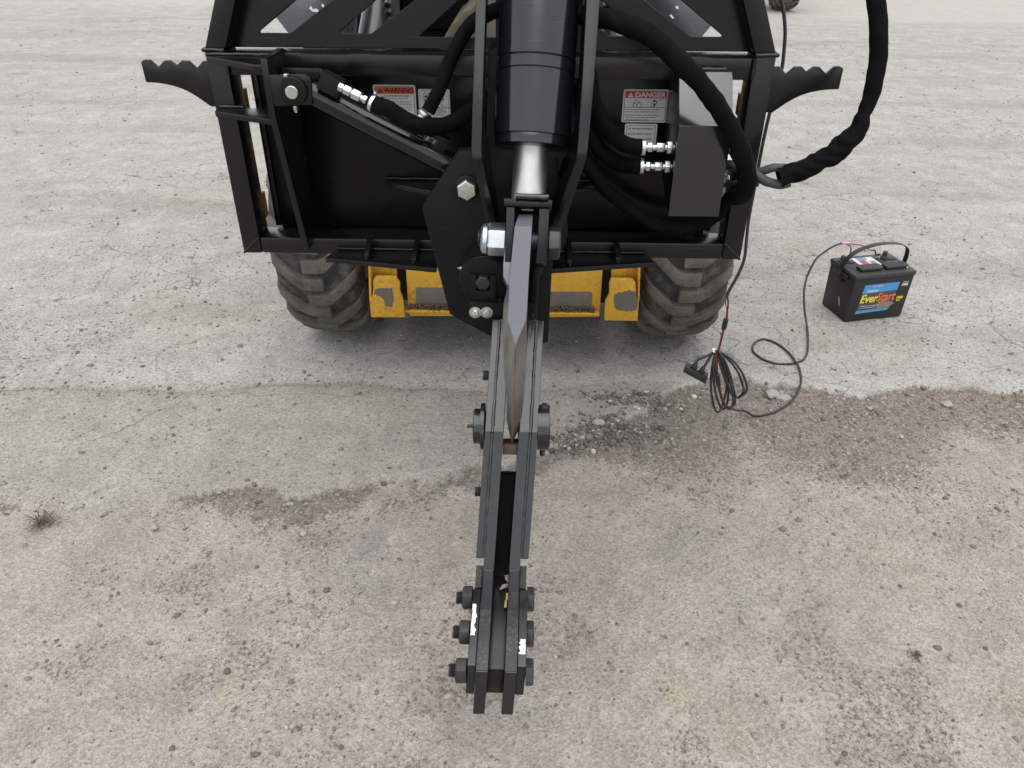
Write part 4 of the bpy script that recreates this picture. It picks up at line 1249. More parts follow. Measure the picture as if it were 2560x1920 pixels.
for i, (s_, xx) in enumerate((('CONSTRUCTION IMPLEMENTS DEPOT INC.', 0.005), ('DENTON, NC 27239', 0.024), ('Ph: 336-859-2002 \u2022 Fax: 336-859-6000', 0.007), ('www.CIDattachments.com', 0.017))):
    text('lettering', s_, 0.0040, 'label_black', d, (mx0+xx, YD-0.0007, mz0+0.0195-i*0.0046), XD, ZD, 'LEFT', 0.01, 0, 0.84)
usa = [(0.012, 0.052), (0.030, 0.050), (0.036, 0.047), (0.040, 0.044), (0.043, 0.046), (0.050, 0.051), (0.056, 0.054), (0.058, 0.050), (0.055, 0.044), (0.056, 0.040), (0.052, 0.033), (0.051, 0.029), (0.053, 0.024), (0.050, 0.027), (0.041, 0.028), (0.034, 0.024), (0.028, 0.028), (0.020, 0.029), (0.013, 0.034), (0.0105, 0.042), (0.012, 0.052)]
tube('pictogram', [(mx0+a, YD-0.0008, mz0+b) for a, b in usa], 0.00035, 'label_black', d, 5, 3)
sheet('pictogram', [(mx0+0.0535+math.cos(k*1.257)*0.0018*(1 if k % 2 else 0.7), YD-0.0008, mz0+0.0385+math.sin(k*1.257)*0.0018) for k in range(5)], 'label_black', d, 0.0002)
rx0, rx1, rz0, rz1 = 0.299, 0.371, 0.960, 1.020
d = sheet('decal', rrect(rx0, rx1, rz0, rz1, 0.004, YD-0.0004), 'label_white', ATT)
outline('decal_border', rx0+0.0035, rx1-0.0035, rz0+0.0035, rz1-0.0035, 0.0009, 'label_black', d, YD-0.0005)
for i, (s_, sz) in enumerate((('For warranty information', 0.0066), ('call your dealer or go to', 0.0066), ('www.CIDattachments.com/', 0.0062), ('warranty', 0.0062))):
    text('lettering', s_, sz, 'label_black', d, (rx0+0.0065, YD-0.0007, rz1-0.0125-i*0.0115), XD, ZD, 'LEFT', 0.012, 0, 0.82 if i < 2 else 0.78)

# ------------------------------------------------------------------ skid steer loader
LDR = root('skid_steer_loader', 'yellow and black skid steer loader with muddy tyres carrying the attachment', 'loader', (0, 2.9, 0))
def tyre_mesh(R, Wd):
    h = Wd/2
    prof = [(-h*0.80, R*0.56), (-h*0.98, R*0.66), (-h*1.0, R*0.78), (-h*0.95, R*0.875), (-h*0.80, R*0.925), (-h*0.4, R*0.94), (0, R*0.945),
            (h*0.4, R*0.94), (h*0.80, R*0.925), (h*0.95, R*0.875), (h*1.0, R*0.78), (h*0.98, R*0.66), (h*0.80, R*0.56)]
    bm = bmesh.new()
    segs = 72
    rings = [[bm.verts.new((x, r*math.cos(2*math.pi*k/segs), r*math.sin(2*math.pi*k/segs))) for k in range(segs)] for x, r in prof]
    for i in range(len(rings)-1):
        for k in range(segs):
            j = (k+1) % segs
            bm.faces.new((rings[i][k], rings[i][j], rings[i+1][j], rings[i+1][k]))
    bmesh.ops.recalc_face_normals(bm, faces=bm.faces)
    me = bpy.data.meshes.new('tyre'); bm.to_mesh(me); bm.free()
    me.materials.append(MATS['tyre_groove'])
    me.polygons.foreach_set('use_smooth', np.ones(len(me.polygons), bool))
    # lug: centre line (across, along), rises to the shoulder
    def lug(side):
        cl = [(-1.03, 0.098, 0.80, 0.0), (-0.97, 0.090, 0.915, 0.6), (-0.80, 0.070, 0.965, 1), (-0.62, 0.046, 0.985, 1), (-0.42, 0.018, 0.995, 1), (-0.30, 0.004, 1.0, 1), (-0.10, 0.0, 1.0, 1), (0.10, 0.0, 1.0, 1), (0.22, 0.0, 1.0, 1)]
        hw = 0.0255
        b2 = bmesh.new()
        rows = []
        for wv, sv_, rt_, q in cl:
            ro = R*rt_
            rin = R*(0.90 if abs(wv) < 0.85 else 0.84 if abs(wv) < 1.0 else 0.76)
            row = []
            for (ds, rr_) in ((-hw*1.12, rin), (-hw*0.90, ro), (hw*0.90, ro), (hw*1.12, rin)):
                th = (sv_+ds)/R
                row.append(b2.verts.new((side*wv*h, rr_*math.sin(th)*1.0, rr_*math.cos(th))))
            rows.append(row)
        for i in range(len(rows)-1):
            for k in range(3):
                b2.faces.new((rows[i][k], rows[i+1][k], rows[i+1][k+1], rows[i][k+1]))
        b2.faces.new(rows[0]); b2.faces.new(list(reversed(rows[-1])))
        bmesh.ops.recalc_face_normals(b2, faces=b2.faces)
        es = [e for e in b2.edges if len(e.link_faces) == 2 and e.calc_face_angle(0) > math.radians(32)]
        bmesh.ops.bevel(b2, geom=es, offset=0.0032, segments=2, profile=0.6, affect='EDGES', clamp_overlap=True)
        ml = bpy.data.meshes.new('tread_lug'); b2.to_mesh(ml); b2.free()
        ml.materials.append(MATS['tyre_lug'])
        ml.polygons.foreach_set('use_smooth', np.ones(len(ml.polygons), bool))
        ml.set_sharp_from_angle(angle=math.radians(50))
        return ml
    return me, lug(1), lug(-1)
TY, LUGA, LUGB = tyre_mesh(0.425, 0.285)
def make_wheel(parent, loc, ploc, nl=19, ph=0.0):
    o = bpy.data.objects.new('tyre', TY)
    COL.objects.link(o)
    o.parent = parent
    o.location = Vector(loc)-Vector(ploc)
    for side, me_ in ((0, LUGA), (1, LUGB)):
        for k in range(nl):
            l = bpy.data.objects.new('tread_lug', me_)
            COL.objects.link(l)
            l.parent = o
            l.rotation_euler = ((k+0.5*side)*2*math.pi/nl+ph, 0, 0)
    WLOC[o.name] = Vector(loc)
    r_ = lathe('wheel_rim', Vector(loc)-Vector((0.10, 0, 0)), (1, 0, 0), [(0, 0.235), (0.02, 0.20), (0.03, 0.10), (0.17, 0.10), (0.18, 0.20), (0.20, 0.235)], 'yellow_paint', parent, 40)
    return o
for s in (-1, 1):
    make_wheel(LDR, (s*0.628, 2.74, 0.418), (0, 2.9, 0), ph=0.12 if s < 0 else 0.02)
    make_wheel(LDR, (s*0.628, 3.76, 0.418), (0, 2.9, 0), ph=0.3)
Yc = 2.34
def lp(pts, Y): return [at(x, y, Y) for x, y in pts]
# front of the chassis, between the wheels
YP = 'yellow_paint'
box('chassis', (-0.41, 2.42, 0.235), (0.41, 4.1, 0.95), 'cab_dark', LDR, 0.01)
def a4(x, y): return (553+0.2604*x, 483.9+0.2604*y)
def a5(x, y): return (1123.3+0.2604*x, 483.9+0.2604*y)
prism('front_panel', lp([a4(1235, 250), a4(1700, 250), a4(1700, 765), a4(1280, 765), a4(1265, 740)], 2.36), (0, 0.03, 0), YP, LDR, 0.003)
prism('front_panel', lp([a5(160, 300), a5(690, 300), a5(660, 770), a5(240, 775), a5(160, 775)], 2.36), (0, 0.03, 0), YP, LDR, 0.003)
prism('skid_liner', lp([a4(1325, 540), a4(1345, 530), a4(1700, 535), a4(1700, 690), a4(1325, 680)], 2.355), (0, 0.0045, 0), 'dirty_steel', LDR, 0.001)
prism('skid_liner', lp([a5(160, 565), a5(585, 567), a5(600, 580), a5(590, 730), a5(160, 735)], 2.355), (0, 0.0045, 0), 'dirty_steel', LDR, 0.001)
box('skid_lip', (-0.335, 2.335, 0.232), (0.335, 2.36, 0.240), YP, LDR, 0.002)
for base, s in ((a4, -1), (a5, 1)):
    if s < 0:
        flat_ = [base(928, 250), base(948, 250), base(960, 760), base(940, 640)]
        web = [base(948, 250), base(1165, 250), base(1165, 460), base(975, 460)]
        shoe = [base(990, 440), base(1160, 443), base(1172, 470), base(1190, 490), base(1192, 560), base(1218, 635), base(1235, 775), base(955, 775), base(942, 650), base(972, 570), base(972, 470)]
        wear = [base(985, 535), base(1135, 530), base(1140, 620), base(1130, 690), base(1070, 680), base(1060, 620), base(985, 590)]
    else:
        flat_ = [base(980, 280), base(1003, 280), base(990, 640), base(978, 640)]
        web = [base(760, 280), base(980, 280), base(965, 480), base(760, 480)]
        shoe = [base(755, 460), base(938, 462), base(960, 490), base(962, 600), base(985, 650), base(976, 805), base(700, 802), base(708, 650), base(740, 585), base(742, 500)]
        wear = [base(790, 575), base(900, 550), base(958, 560), base(975, 640), base(975, 720), base(880, 725), base(790, 705), base(775, 640)]
    prism('tie_down_web', lp(web, 2.37), (0, 0.03, 0), YP, LDR, 0.002)
    prism('tie_down_flange', lp(flat_, 2.325), (0, 0.07, 0), YP, LDR, 0.0015)
    prism('tie_down_shoe', lp(shoe, 2.325), (0, 0.018, 0), YP, LDR, 0.003)
    jag = []
    for i_ in range(len(wear)):
        (xa, ya), (xb, yb_) = wear[i_], wear[(i_+1) % len(wear)]
        for k_ in range(10):
            jag.append((xa+(xb-xa)*k_/10+rnd.uniform(-1, 1)*1.5, ya+(yb_-ya)*k_/10+rnd.gauss(0, 1)*1.5))
    prism('bare_patch', lp(jag, 2.3245), (0, 0.0004, 0), 'dirty_steel', LDR, 0)
# mud lying on the lip
bm = bmesh.new()
rm = random.Random(4)
for k in range(420):
    x = rm.choice((-1, 1))*rm.uniform(0.06, 0.32)
    c_ = Vector((x, 2.349+rm.uniform(-0.008, 0.006), 0.242+rm.uniform(0, 0.018)*(1-abs(abs(x)-0.2)*2)))
    mtx = Matrix.Translation(c_) @ Matrix.Rotation(rm.uniform(0, 6), 4, 'Z') @ Matrix.Diagonal((rm.uniform(0.002, 0.009), rm.uniform(0.002, 0.006), rm.uniform(0.0015, 0.005), 1))
    bmesh.ops.create_icosphere(bm, subdivisions=1, radius=1, matrix=mtx)
me = bpy.data.meshes.new('mud'); bm.to_mesh(me); bm.free()
flat('mud', (0.085, 0.06, 0.042), 0.95, var=0.4, scale=90, bmp=0.002)
tag(link('mud', me, 'mud', LDR, 0), kind='stuff')
# quick coupler behind the plate: yellow edges show in the slots
for s in (-1, 1):
    for z0, z1 in ((0.775, 0.83), (0.88, 0.96), (1.04, 1.10)):
        box('coupler_edge', tuple(sorted((s*0.5195, s*0.5285)))[0:1]+(1.792, z0), tuple(sorted((s*0.5195, s*0.5285)))[1:2]+(1.84, z1), 'dirty_yellow', LDR, 0.0015)
    box('coupler_rail', (min(s*0.30, s*0.505), 1.775, 0.76), (max(s*0.30, s*0.505), 1.86, 1.12), 'cab_dark', LDR, 0.004)
    for z0, z1 in ((0.79, 0.85), (1.04, 1.085)):
        box('coupler_edge', (min(s*0.5425, s*0.549), 1.7525, z0), (max(s*0.5425, s*0.549), 1.775, z1), 'dirty_yellow', LDR, 0.0015)
# lift arm ends and tilt rams behind the guard
for s in (-1, 1):
    pts = [at(x, y, 1.96) for x, y in ((480, -80), (626, 70.5), (665, 103), (756, 103), (756, -80))]
    prism('lift_arm', [(p.x*(-s), p.y+(p.z-1.20)*0.55, p.z) for p in pts], (0, 0.10, 0), 'loader_grey', LDR, 0.006)
    q0 = at(800, 110, 2.04); q1 = at(812, -60, 2.10)
    lathe('tilt_ram', (q0.x*(-s), q0.y, q0.z), Vector(((q1.x-q0.x)*(-s), q1.y-q0.y+0.12, q1.z-q0.z)), [(0, 0.036), (0.5, 0.036)], 'loader_grey', LDR, 40)
    lathe('ram_hose', (q0.x*(-s)+s*-0.062, q0.y+0.02, q0.z), (0, 0.3, 1), [(0, 0.011), (0.5, 0.011)], 'rubber_hose', LDR, 16)
    q2 = at(850, 110, 2.08)
    for k in range(9):
        lathe('ram_spring', (q2.x*(-s), q2.y+0.02*k*0.3, q2.z+0.02*k), (0, 0.3, 1), [(0, 0.012), (0.004, 0.019), (0.010, 0.019), (0.014, 0.012)], 'zinc', LDR, 16)
for pts_ in ([(668, 18), (672, 12), (676, 20), (684, 18), (690, 24), (696, 26), (692, 30), (684, 26), (676, 25)], [(694, 10), (699, 8), (701, 14), (697, 16)], [(688, 31), (692, 29), (694, 38), (690, 41)],
             [(1459, 14), (1463, 12), (1466, 16), (1465, 20), (1460, 18)], [(1446, 33), (1450, 31), (1456, 38), (1454, 41), (1449, 37)]):
    fl_ = []
    for x, y in pts_:
        d_ = ray(x, y)             # meet the leaning face of the lift arm
        tt = (1.96-1.20*0.55+CAM[2]*0.55)/(d_[1]-0.55*d_[2])
        fl_.append(Vector(CAM+d_*tt)-Vector((0, 0.0012, 0)))
    prism('paint_scratch', fl_, (0, 0.0006, 0), 'label_white', LDR, 0)
# cab: floor, seat base, uprights
box('cab_floor', (-0.40, 2.42, 0.951), (0.40, 3.5, 0.975), 'cab_dark', LDR, 0.004)
box('cab_rear', (-0.42, 3.3, 0.98), (0.42, 3.9, 1.95), 'cab_dark', LDR, 0.02)
for s in (-1, 1):
    box('cab_side', (min(s*0.42, s*0.46), 2.45, 0.975), (max(s*0.42, s*0.46), 3.8, 1.98), 'cab_dark', LDR, 0.01)
box('cab_roof', (-0.46, 2.40, 1.981), (0.46, 3.9, 2.06), 'loader_grey', LDR, 0.02)
box('foot_ledge', (-0.25, 2.43, 0.976), (-0.06, 2.60, 1.03), 'loader_grey', LDR, 0.008)
# khaki seat cushion with stitched ridges, and a tan box beside it
bm = bmesh.new()
pr_ = []
for k in range(31):
    a_ = math.pi*k/30
    rr_ = 0.22*(1+(0.012 if k % 2 else -0.012))
    pr_.append((0.03-math.cos(a_)*rr_, 2.30, 0.98+math.sin(a_)*rr_*1.07))
va = [bm.verts.new(p) for p in pr_]; vb = [bm.verts.new((p[0], p[1]+0.4, p[2])) for p in pr_]
bm.faces.new(va); bm.faces.new(list(reversed(vb)))
for i in range(len(va)):
    j = (i+1) % len(va)
    bm.faces.new((va[j], va[i], vb[i], vb[j]))
finish('seat_cushion', bm, 'khaki', LDR, 0.006, 30)
box('storage_box', (-0.03, 2.10, 1.02), (0.03, 2.16, 1.20), 'beige', LDR, 0.01)

# ------------------------------------------------------------------ battery
BX, BY, BA = 1.3606, 2.7535, 0.2368
zg = gz(BX+0.1, BY+0.1)
BAT = root('battery', 'black marine battery with blue and yellow label and carrying strap', 'battery', (BX, BY, zg))
bu = Vector((math.cos(BA), math.sin(BA), 0)); bv = Vector((-math.sin(BA), math.cos(BA), 0)); bz = Vector((0, 0, 1))
B0 = Vector((BX, BY, zg))
def B(u, v, z): return B0+bu*u+bv*v+bz*z
def taper_box(name, u0, u1, v0, v1, z0, z1, gr, mat, parent, bev):
    bm = bmesh.new()
    lo = [bm.verts.new(B(u, v, z0)) for u, v in ((u0, v0), (u1, v0), (u1, v1), (u0, v1))]
    hi = [bm.verts.new(B(u, v, z1)) for u, v in ((u0-gr, v0-gr), (u1+gr, v0-gr), (u1+gr, v1+gr), (u0-gr, v1+gr))]
    bm.faces.new(list(reversed(lo))); bm.faces.new(hi)
    for i in range(4):
        j = (i+1) % 4
        bm.faces.new((lo[i], lo[j], hi[j], hi[i]))
    return finish(name, bm, mat, parent, bev, 35)
case = taper_box('case', 0, 0.253, 0, 0.166, 0.002, 0.183, 0.0032, 'plastic_black', BAT, 0.003)
taper_box('case_rim', -0.0045, 0.2575, -0.0045, 0.1705, 0.1835, 0.190, 0.0, 'plastic_black', BAT, 0.0015)
taper_box('lid', -0.007, 0.260, -0.007, 0.173, 0.1905, 0.205, -0.001, 'lid_black', BAT, 0.003)
taper_box('lid_tab', 0.2605, 0.272, 0.02, 0.045, 0.192, 0.197, 0.0, 'plastic_black', BAT, 0.001)
# handle pocket on the left end
taper_box('handle_socket', -0.014, -0.0075, 0.035, 0.125, 0.168, 0.188, 0.0, 'plastic_black', BAT, 0.002)
taper_box('handle_hook', -0.019, -0.0065, 0.066, 0.098, 0.145, 0.170, 0.0, 'plastic_black', BAT, 0.002)
ribbon('handle_strap', [B(-0.0165, 0.083, 0.165), B(-0.015, 0.083, 0.205), B(0.006, 0.084, 0.245), B(0.05, 0.085, 0.273), B(0.11, 0.086, 0.288), B(0.17, 0.086, 0.290), B(0.225, 0.086, 0.283), B(0.262, 0.086, 0.262), B(0.270, 0.086, 0.230), B(0.268, 0.086, 0.195)],
       bv*0.023, 0.003, 'plastic_black', BAT, 8)
def rbox(name, u0, u1, v0, v1, z0, z1, r, mat, parent):
    pts = [B(p[0], p[1], z0) for p in rounded([(u0, v0), (u1, v0), (u1, v1), (u0, v1)], r, 4)]
    return prism(name, pts, (0, 0, z1-z0), mat, parent, 0.0018)
for u0 in (0.030, 0.142):
    rbox('vent_cap_base', u0+0.004, u0+0.096, 0.024, 0.060, 0.2052, 0.212, 0.010, 'plastic_black', BAT)
    vc_ = rbox('vent_cap', u0, u0+0.100, 0.020, 0.064, 0.2122, 0.2195, 0.012, 'lid_black', BAT)
    for k in range(3):
        tube('cap_emboss', [B(u0+0.012+k*0.026, 0.052, 0.2200), B(u0+0.022+k*0.026, 0.053, 0.2200), B(u0+0.031+k*0.026, 0.052, 0.2200)], 0.0009, 'label_grey', vc_, 6, 2)
for u0 in (0.018, 0.206):
    rbox('terminal_plinth', u0-0.018, u0+0.046, 0.108, 0.150, 0.2052, 0.2075, 0.012, 'plastic_black', BAT)
    lathe('post', B(u0, 0.130, 0.2076), bz, [(0, 0.0145), (0.004, 0.0135), (0.006, 0.0095), (0.022, 0.0088), (0.0235, 0.0075)] if u0 < 0.1 else [(0, 0.0145), (0.004, 0.0135), (0.006, 0.0095), (0.025, 0.0088), (0.0265, 0.0075)], 'rubber_hose', BAT, 24)
for u0 in (0.050, 0.178):
    lathe('stud_washer', B(u0, 0.132, 0.2076), bz, [(0, 0.0085), (0.0015, 0.0085)], 'zinc', BAT, 18)
    hexa('stud_nut', B(u0, 0.132, 0.2092), bz, 0.013, 0.006, 'zinc', BAT, 0.0007)
    thread('stud', B(u0, 0.132, 0.2152), bz, 0.0036, 0.011, 'dark_steel', BAT, 0.0015)
# stickers on the lid
def sq(name, u0, u1, v0, v1, z, mat, parent):
    return prism(name, [B(u0, v0, z), B(u1, v0, z), B(u1, v1, z), B(u0, v1, z)], (0, 0, 0.0003), mat, parent, 0)
st_ = sq('top_sticker', 0.070, 0.160, 0.070, 0.150, 0.2053, 'label_white', BAT)
sq('sticker_panel', 0.086, 0.115, 0.086, 0.125, 0.2057, 'label_red', st_)
sq('sticker_panel', 0.086, 0.115, 0.072, 0.0855, 0.2057, 'label_grey', st_)
sq('sticker_panel', 0.086, 0.130, 0.127, 0.148, 0.2057, 'label_blue', st_)
sq('sticker_panel', 0.126, 0.148, 0.082, 0.112, 0.2057, 'beige', st_)
prism('lime_dot', [B(0.238+math.cos(k*0.393)*0.009, 0.035+math.sin(k*0.393)*0.009, 0.2053) for k in range(16)], (0, 0, 0.0003), 'label_lime', BAT, 0)
# front label: front face leans out by 3.2 mm over its height
def Fp(u, z, e=0.0): return B(u*0.257-0.002, -0.0032*(z/0.183)-0.0004-e, z)
fx_, fz_ = bu, (Fp(0, 0.18)-Fp(0, 0.0)).normalized()
fn_ = fx_.cross(fz_)
def fsheet(name, pts, mat, parent, e=0.0, th=0.00025):
    return prism(name, [Fp(u, z, e) for u, z in pts], fn_*(-th), mat, parent, 0)
fl = fsheet('front_label', [(0.16, 0.042), (0.745, 0.046), (0.765, 0.066), (0.78, 0.156), (0.185, 0.160)], 'label_grey', BAT, 0.0001)
fsheet('label_band', [(0.175, 0.1225), (0.775, 0.1275), (0.785, 0.162), (0.205, 0.1605), (0.195, 0.150)], 'label_blue', fl, 0.0005)
fsheet('label_band', [(0.150, 0.034), (0.70, 0.040), (0.725, 0.050), (0.156, 0.0475)], 'label_blue', fl, 0.0005)
fsheet('worn_area', [(0.50, 0.050), (0.72, 0.052), (0.735, 0.060), (0.80, 0.066), (0.735, 0.078), (0.60, 0.082), (0.54, 0.086), (0.50, 0.078)], 'label_brown', fl, 0.0009)
def ftext(s, size, u, z, mat, bold, shear, width, e=0.0008):
    return text('lettering', s, size, mat, fl, Fp(u, z, e), fx_, fz_, 'LEFT', bold, shear, 1.0, 0.00015, width)
ftext('MARINE', 0.0165, 0.245, 0.127, 'label_white', 0.0, 0.2, 0.050)
ftext('DEEP CYCLE BATTERY', 0.006, 0.33, 0.1495, 'label_white', 0.0, 0.15, 0.045)
ftext('Ever', 0.050, 0.172, 0.083, 'label_yellow', 0.022, 0.18, 0.077)
ftext('Start', 0.050, 0.452, 0.0855, 'label_vermilion', 0.022, 0.18, 0.083, 0.0012)
ftext('\u2022 Maintenance free starting power', 0.0062, 0.20, 0.0655, 'label_white', 0.0, 0.15, 0.085)
ftext('for marine and recreational use', 0.0062, 0.20, 0.0575, 'label_white', 0.0, 0.15, 0.07)
ftext('24MS', 0.0175, 0.830, 0.143, 'label_white', 0.02, 0.15, 0.028)
ftext('GROUP SIZE', 0.006, 0.84, 0.1585, 'label_white', 0.0, 0.15, 0.024)
ftext('1000', 0.0175, 0.800, 0.086, 'label_yellow', 0.025, 0.05, 0.028)
ftext('MCA', 0.0105, 0.815, 0.0755, 'label_yellow', 0.025, 0.05, 0.017)
# chipped mark on the left end
prism('chip_mark', [B(-0.0022-0.0032*0.4, v, z) for v, z in ((0.070, 0.085), (0.060, 0.082), (0.052, 0.060), (0.050, 0.048), (0.056, 0.050), (0.068, 0.072))], bu*0.0006, 'beige', BAT, 0)

# ------------------------------------------------------------------ power cable and controller
CBL = root('wiring_harness', 'black and red power cable with zip-tied coil hanging beside the right tyre', 'cable', tuple(gp(1600, 890)))
def hp(x, y, Y=1.86): return at(x, y, Y)
tube('feed_cable', [hp(1686, -60), hp(1689, 0), hp(1694, 35), hp(1696, 69), hp(1694, 105), hp(1689, 148), hp(1676, 195), hp(1662, 247), hp(1648, 309), hp(1633, 390), hp(1618, 470), hp(1613, 512), hp(1608, 558), hp(1595, 592), hp(1575, 628), hp(1570, 641)],
     0.0042, 'wire_black', CBL, 10, 8)
tube('wire', [hp(1570, 639), hp(1567.5, 655), hp(1570, 668), hp(1568, 690)], 0.0016, 'wire_red', CBL, 8, 6)
tube('wire', [hp(1571, 639), hp(1573, 655), hp(1571.5, 672), hp(1570, 690)], 0.0022, 'wire_black', CBL, 8, 6)
kc0, kc1 = hp(1569, 688), hp(1563, 711)
lathe('connector', kc0, kc1-kc0, [(0, 0.0055), (0.002, 0.0068), ((kc1-kc0).length*0.5, 0.0072), ((kc1-kc0).length*0.98, 0.0068), ((kc1-kc0).length, 0.005)], 'plastic_black', CBL, 12, 0, 30)
tube('wire', [hp(1562, 709), hp(1557, 730), hp(1553, 748), hp(1549, 762)], 0.0016, 'wire_red', CBL, 8, 6)
tube('wire', [hp(1564, 709), hp(1559.5, 730), hp(1555, 748), hp(1551, 762)], 0.0022, 'wire_black', CBL, 8, 6)
# coil loops hanging from the tie
TIE = hp(1547, 757)
rl = random.Random(9)
loops = [  # (control points relative in photo coordinates)
    [(1547, 757), (1538, 795), (1536, 840), (1543, 880), (1552, 890), (1562, 872), (1570, 830), (1564, 790), (1550, 758)],
    [(1548, 757), (1546, 800), (1556, 850), (1566, 876), (1577, 884), (1584, 862), (1576, 810), (1560, 772), (1549, 757)],
    [(1549, 757), (1572, 775), (1592, 800), (1604, 830), (1606, 845), (1596, 858), (1585, 850), (1570, 800), (1550, 758)],
    [(1550, 757), (1580, 776), (1600, 800), (1612, 828), (1612, 845), (1603, 854), (1590, 857), (1578, 820), (1551, 758)],
    [(1548, 757), (1556, 790), (1570, 830), (1586, 862), (1580, 850), (1562, 800), (1549, 758)],
    [(1547, 757), (1550, 810), (1560, 860), (1574, 880), (1588, 868), (1580, 820), (1566, 780), (1550, 757)],
    [(1546, 758), (1541, 800), (1546, 850), (1560, 884), (1572, 866), (1572, 820), (1560, 780), (1549, 757)]]
for i, lp_ in enumerate(loops):
    tube('cable_loop', [hp(x, y, 1.86+rl.uniform(-0.012, 0.012)) for x, y in lp_], 0.0034, 'wire_black', CBL, 8, 8)
tube('wire', [hp(1546, 762, 1.845), hp(1549, 790, 1.845), hp(1552, 815, 1.845)], 0.0012, 'wire_red', CBL, 8, 6)
tube('wire', [hp(1554, 833, 1.845), hp(1562, 860, 1.845), hp(1570, 878, 1.85)], 0.0012, 'wire_red', CBL, 8, 6)
k0, k1 = hp(1549, 808, 1.842), hp(1553, 834, 1.842)
lathe('connector', k0, k1-k0, [(0, 0.005), (0.002, 0.0066), (0.028, 0.0066), ((k1-k0).length, 0.005)], 'plastic_black', CBL, 12, 0, 30)
lathe('zip_tie', TIE+Vector((-0.004, 0, -0.003)), (0.3, 0, 1), [(0, 0.0095), (0.005, 0.0095)], 'label_white', CBL, 18, 0.0005)
lathe('zip_tie_head', TIE+Vector((-0.006, -0.009, 0.0)), (-0.5, -0.3, 0.5), [(0, 0.003), (0.006, 0.003)], 'label_white', CBL, 6, 0.0003)
# cable across the ground to the battery
GC = [(1577, 882, 0.10), (1592, 886, 0.06), (1609, 888, 0.03), (1631, 888, 0.006), (1653, 885, 0.005), (1675, 879, 0.005), (1694, 869, 0.005), (1710, 857, 0.005), (1721.5, 844, 0.005), (1729, 830, 0.005), (1731, 818, 0.005), (1729, 803, 0.005), (1724, 788, 0.012), (1708, 764, 0.006), (1694, 752, 0.005), (1680.5, 742, 0.005),
      (1664, 734, 0.005), (1650, 731, 0.005), (1637, 734, 0.005), (1628.5, 742, 0.005), (1626, 750, 0.005), (1629, 760, 0.005), (1647.7, 774.6, 0.005), (1664, 780.5, 0.005), (1680.5, 784, 0.005), (1708, 784, 0.005), (1722, 781, 0.005), (1735, 774.6, 0.005), (1742, 766, 0.005), (1744.8, 755, 0.005), (1745.5, 735, 0.005), (1744.5, 714, 0.008), (1741, 690, 0.03), (1738, 671, 0.06)]
gpts = []
for x, y, z in GC:
    p = gp(x, y, z)
    gpts.append(Vector((p.x, p.y, gz(p.x, p.y)+z) if z < 0.02 else p))
e0 = gpts[-1]
rise = [(1736.6, 632.5, 0.105), (1740, 610, 0.135), (1746, 591, 0.16), (1762.5, 560, 0.205), (1776, 548, 0.225), (1790, 538, 0.243), (1805, 530, 0.258), (1817, 526, 0.268)]
yb0, yb1 = e0.y, B(0.05, 0.13, 0).y
for i, (x, y, z) in enumerate(rise):
    gpts.append(at(x, y, yb0+(yb1-yb0)*(i+1)/len(rise)))
tube('battery_lead', gpts, 0.0040, 'wire_black', CBL, 10, 5)
tube('wire', [gpts[0], gp(1574, 880, 0.12), hp(1570, 876, 1.86)], 0.0016, 'wire_red', CBL, 8, 5)
ends = gpts[-1]
lathe('splice', ends+Vector((0.002, 0, 0.003)), (1, 0.1, -0.09), [(0, 0.0028), (0.002, 0.0042), (0.03, 0.0042), (0.034, 0.0025)], 'splice_purple', CBL, 14)
tube('wire', [ends+Vector((0.03, 0, 0.0)), at(1861, 530, yb1+0.01), at(1873, 537, yb1+0.02), at(1880, 540, yb1+0.02), at(1890, 541, yb1+0.02), B(0.165, 0.133, 0.222), B(0.176, 0.132, 0.2165)], 0.0021, 'wire_red', CBL, 8, 6)
tube('wire', [at(1882, 541, yb1+0.018), at(1890, 541.5, yb1+0.017), B(0.165, 0.134, 0.2245), B(0.177, 0.134, 0.2185)], 0.0030, 'wire_black', CBL, 8, 6)
tube('wire', [ends+Vector((-0.012, 0, -0.005)), ends+Vector((0.012, 0, 0.0005)), at(1832, 529, yb1+0.005), at(1838, 535, yb1+0.005), B(0.050, 0.132, 0.222)], 0.0024, 'wire_black', CBL, 8, 6)
# hand controller box
CTL = root('remote_control_box', 'small black toggle control box hanging from the zip-tied cable coil', 'control box', tuple(hp(1500, 830)))
cq = [hp(1479.5, 792, 1.855), hp(1528, 817, 1.84), hp(1524, 830.5, 1.84), hp(1475, 803.5, 1.855)]
bkv = Vector((0.009, 0.026, 0.002))
prism('housing', cq, bkv, 'plastic_black', CTL, 0.0022)
ux_ = (cq[1]-cq[0]); uz_ = (cq[0]-cq[3]).normalized()
for k, tx in enumerate((0.36, 0.70)):
    bs = cq[0]+ux_*tx+bkv*0.5
    lathe('cable_gland', bs, uz_, [(0, 0.0095), (0.006, 0.0095), (0.007, 0.007), (0.016, 0.006), (0.018, 0.0045)], 'plastic_black', CTL, 16, 0, 35)
    tube('gland_cable', [bs+uz_*0.014, bs+uz_*0.03+Vector((0.004, 0, 0)), hp(1530+k*6, 768, 1.86), TIE+Vector((0, 0, 0.0))], 0.0036, 'wire_black', CTL, 8, 8)
lathe('toggle', cq[0]+ux_*0.52+bkv*0.5, uz_+Vector((0.1, 0, 0)), [(0, 0.004), (0.004, 0.004), (0.0045, 0.0015), (0.016, 0.0022), (0.018, 0.0018)], 'zinc', CTL, 12)

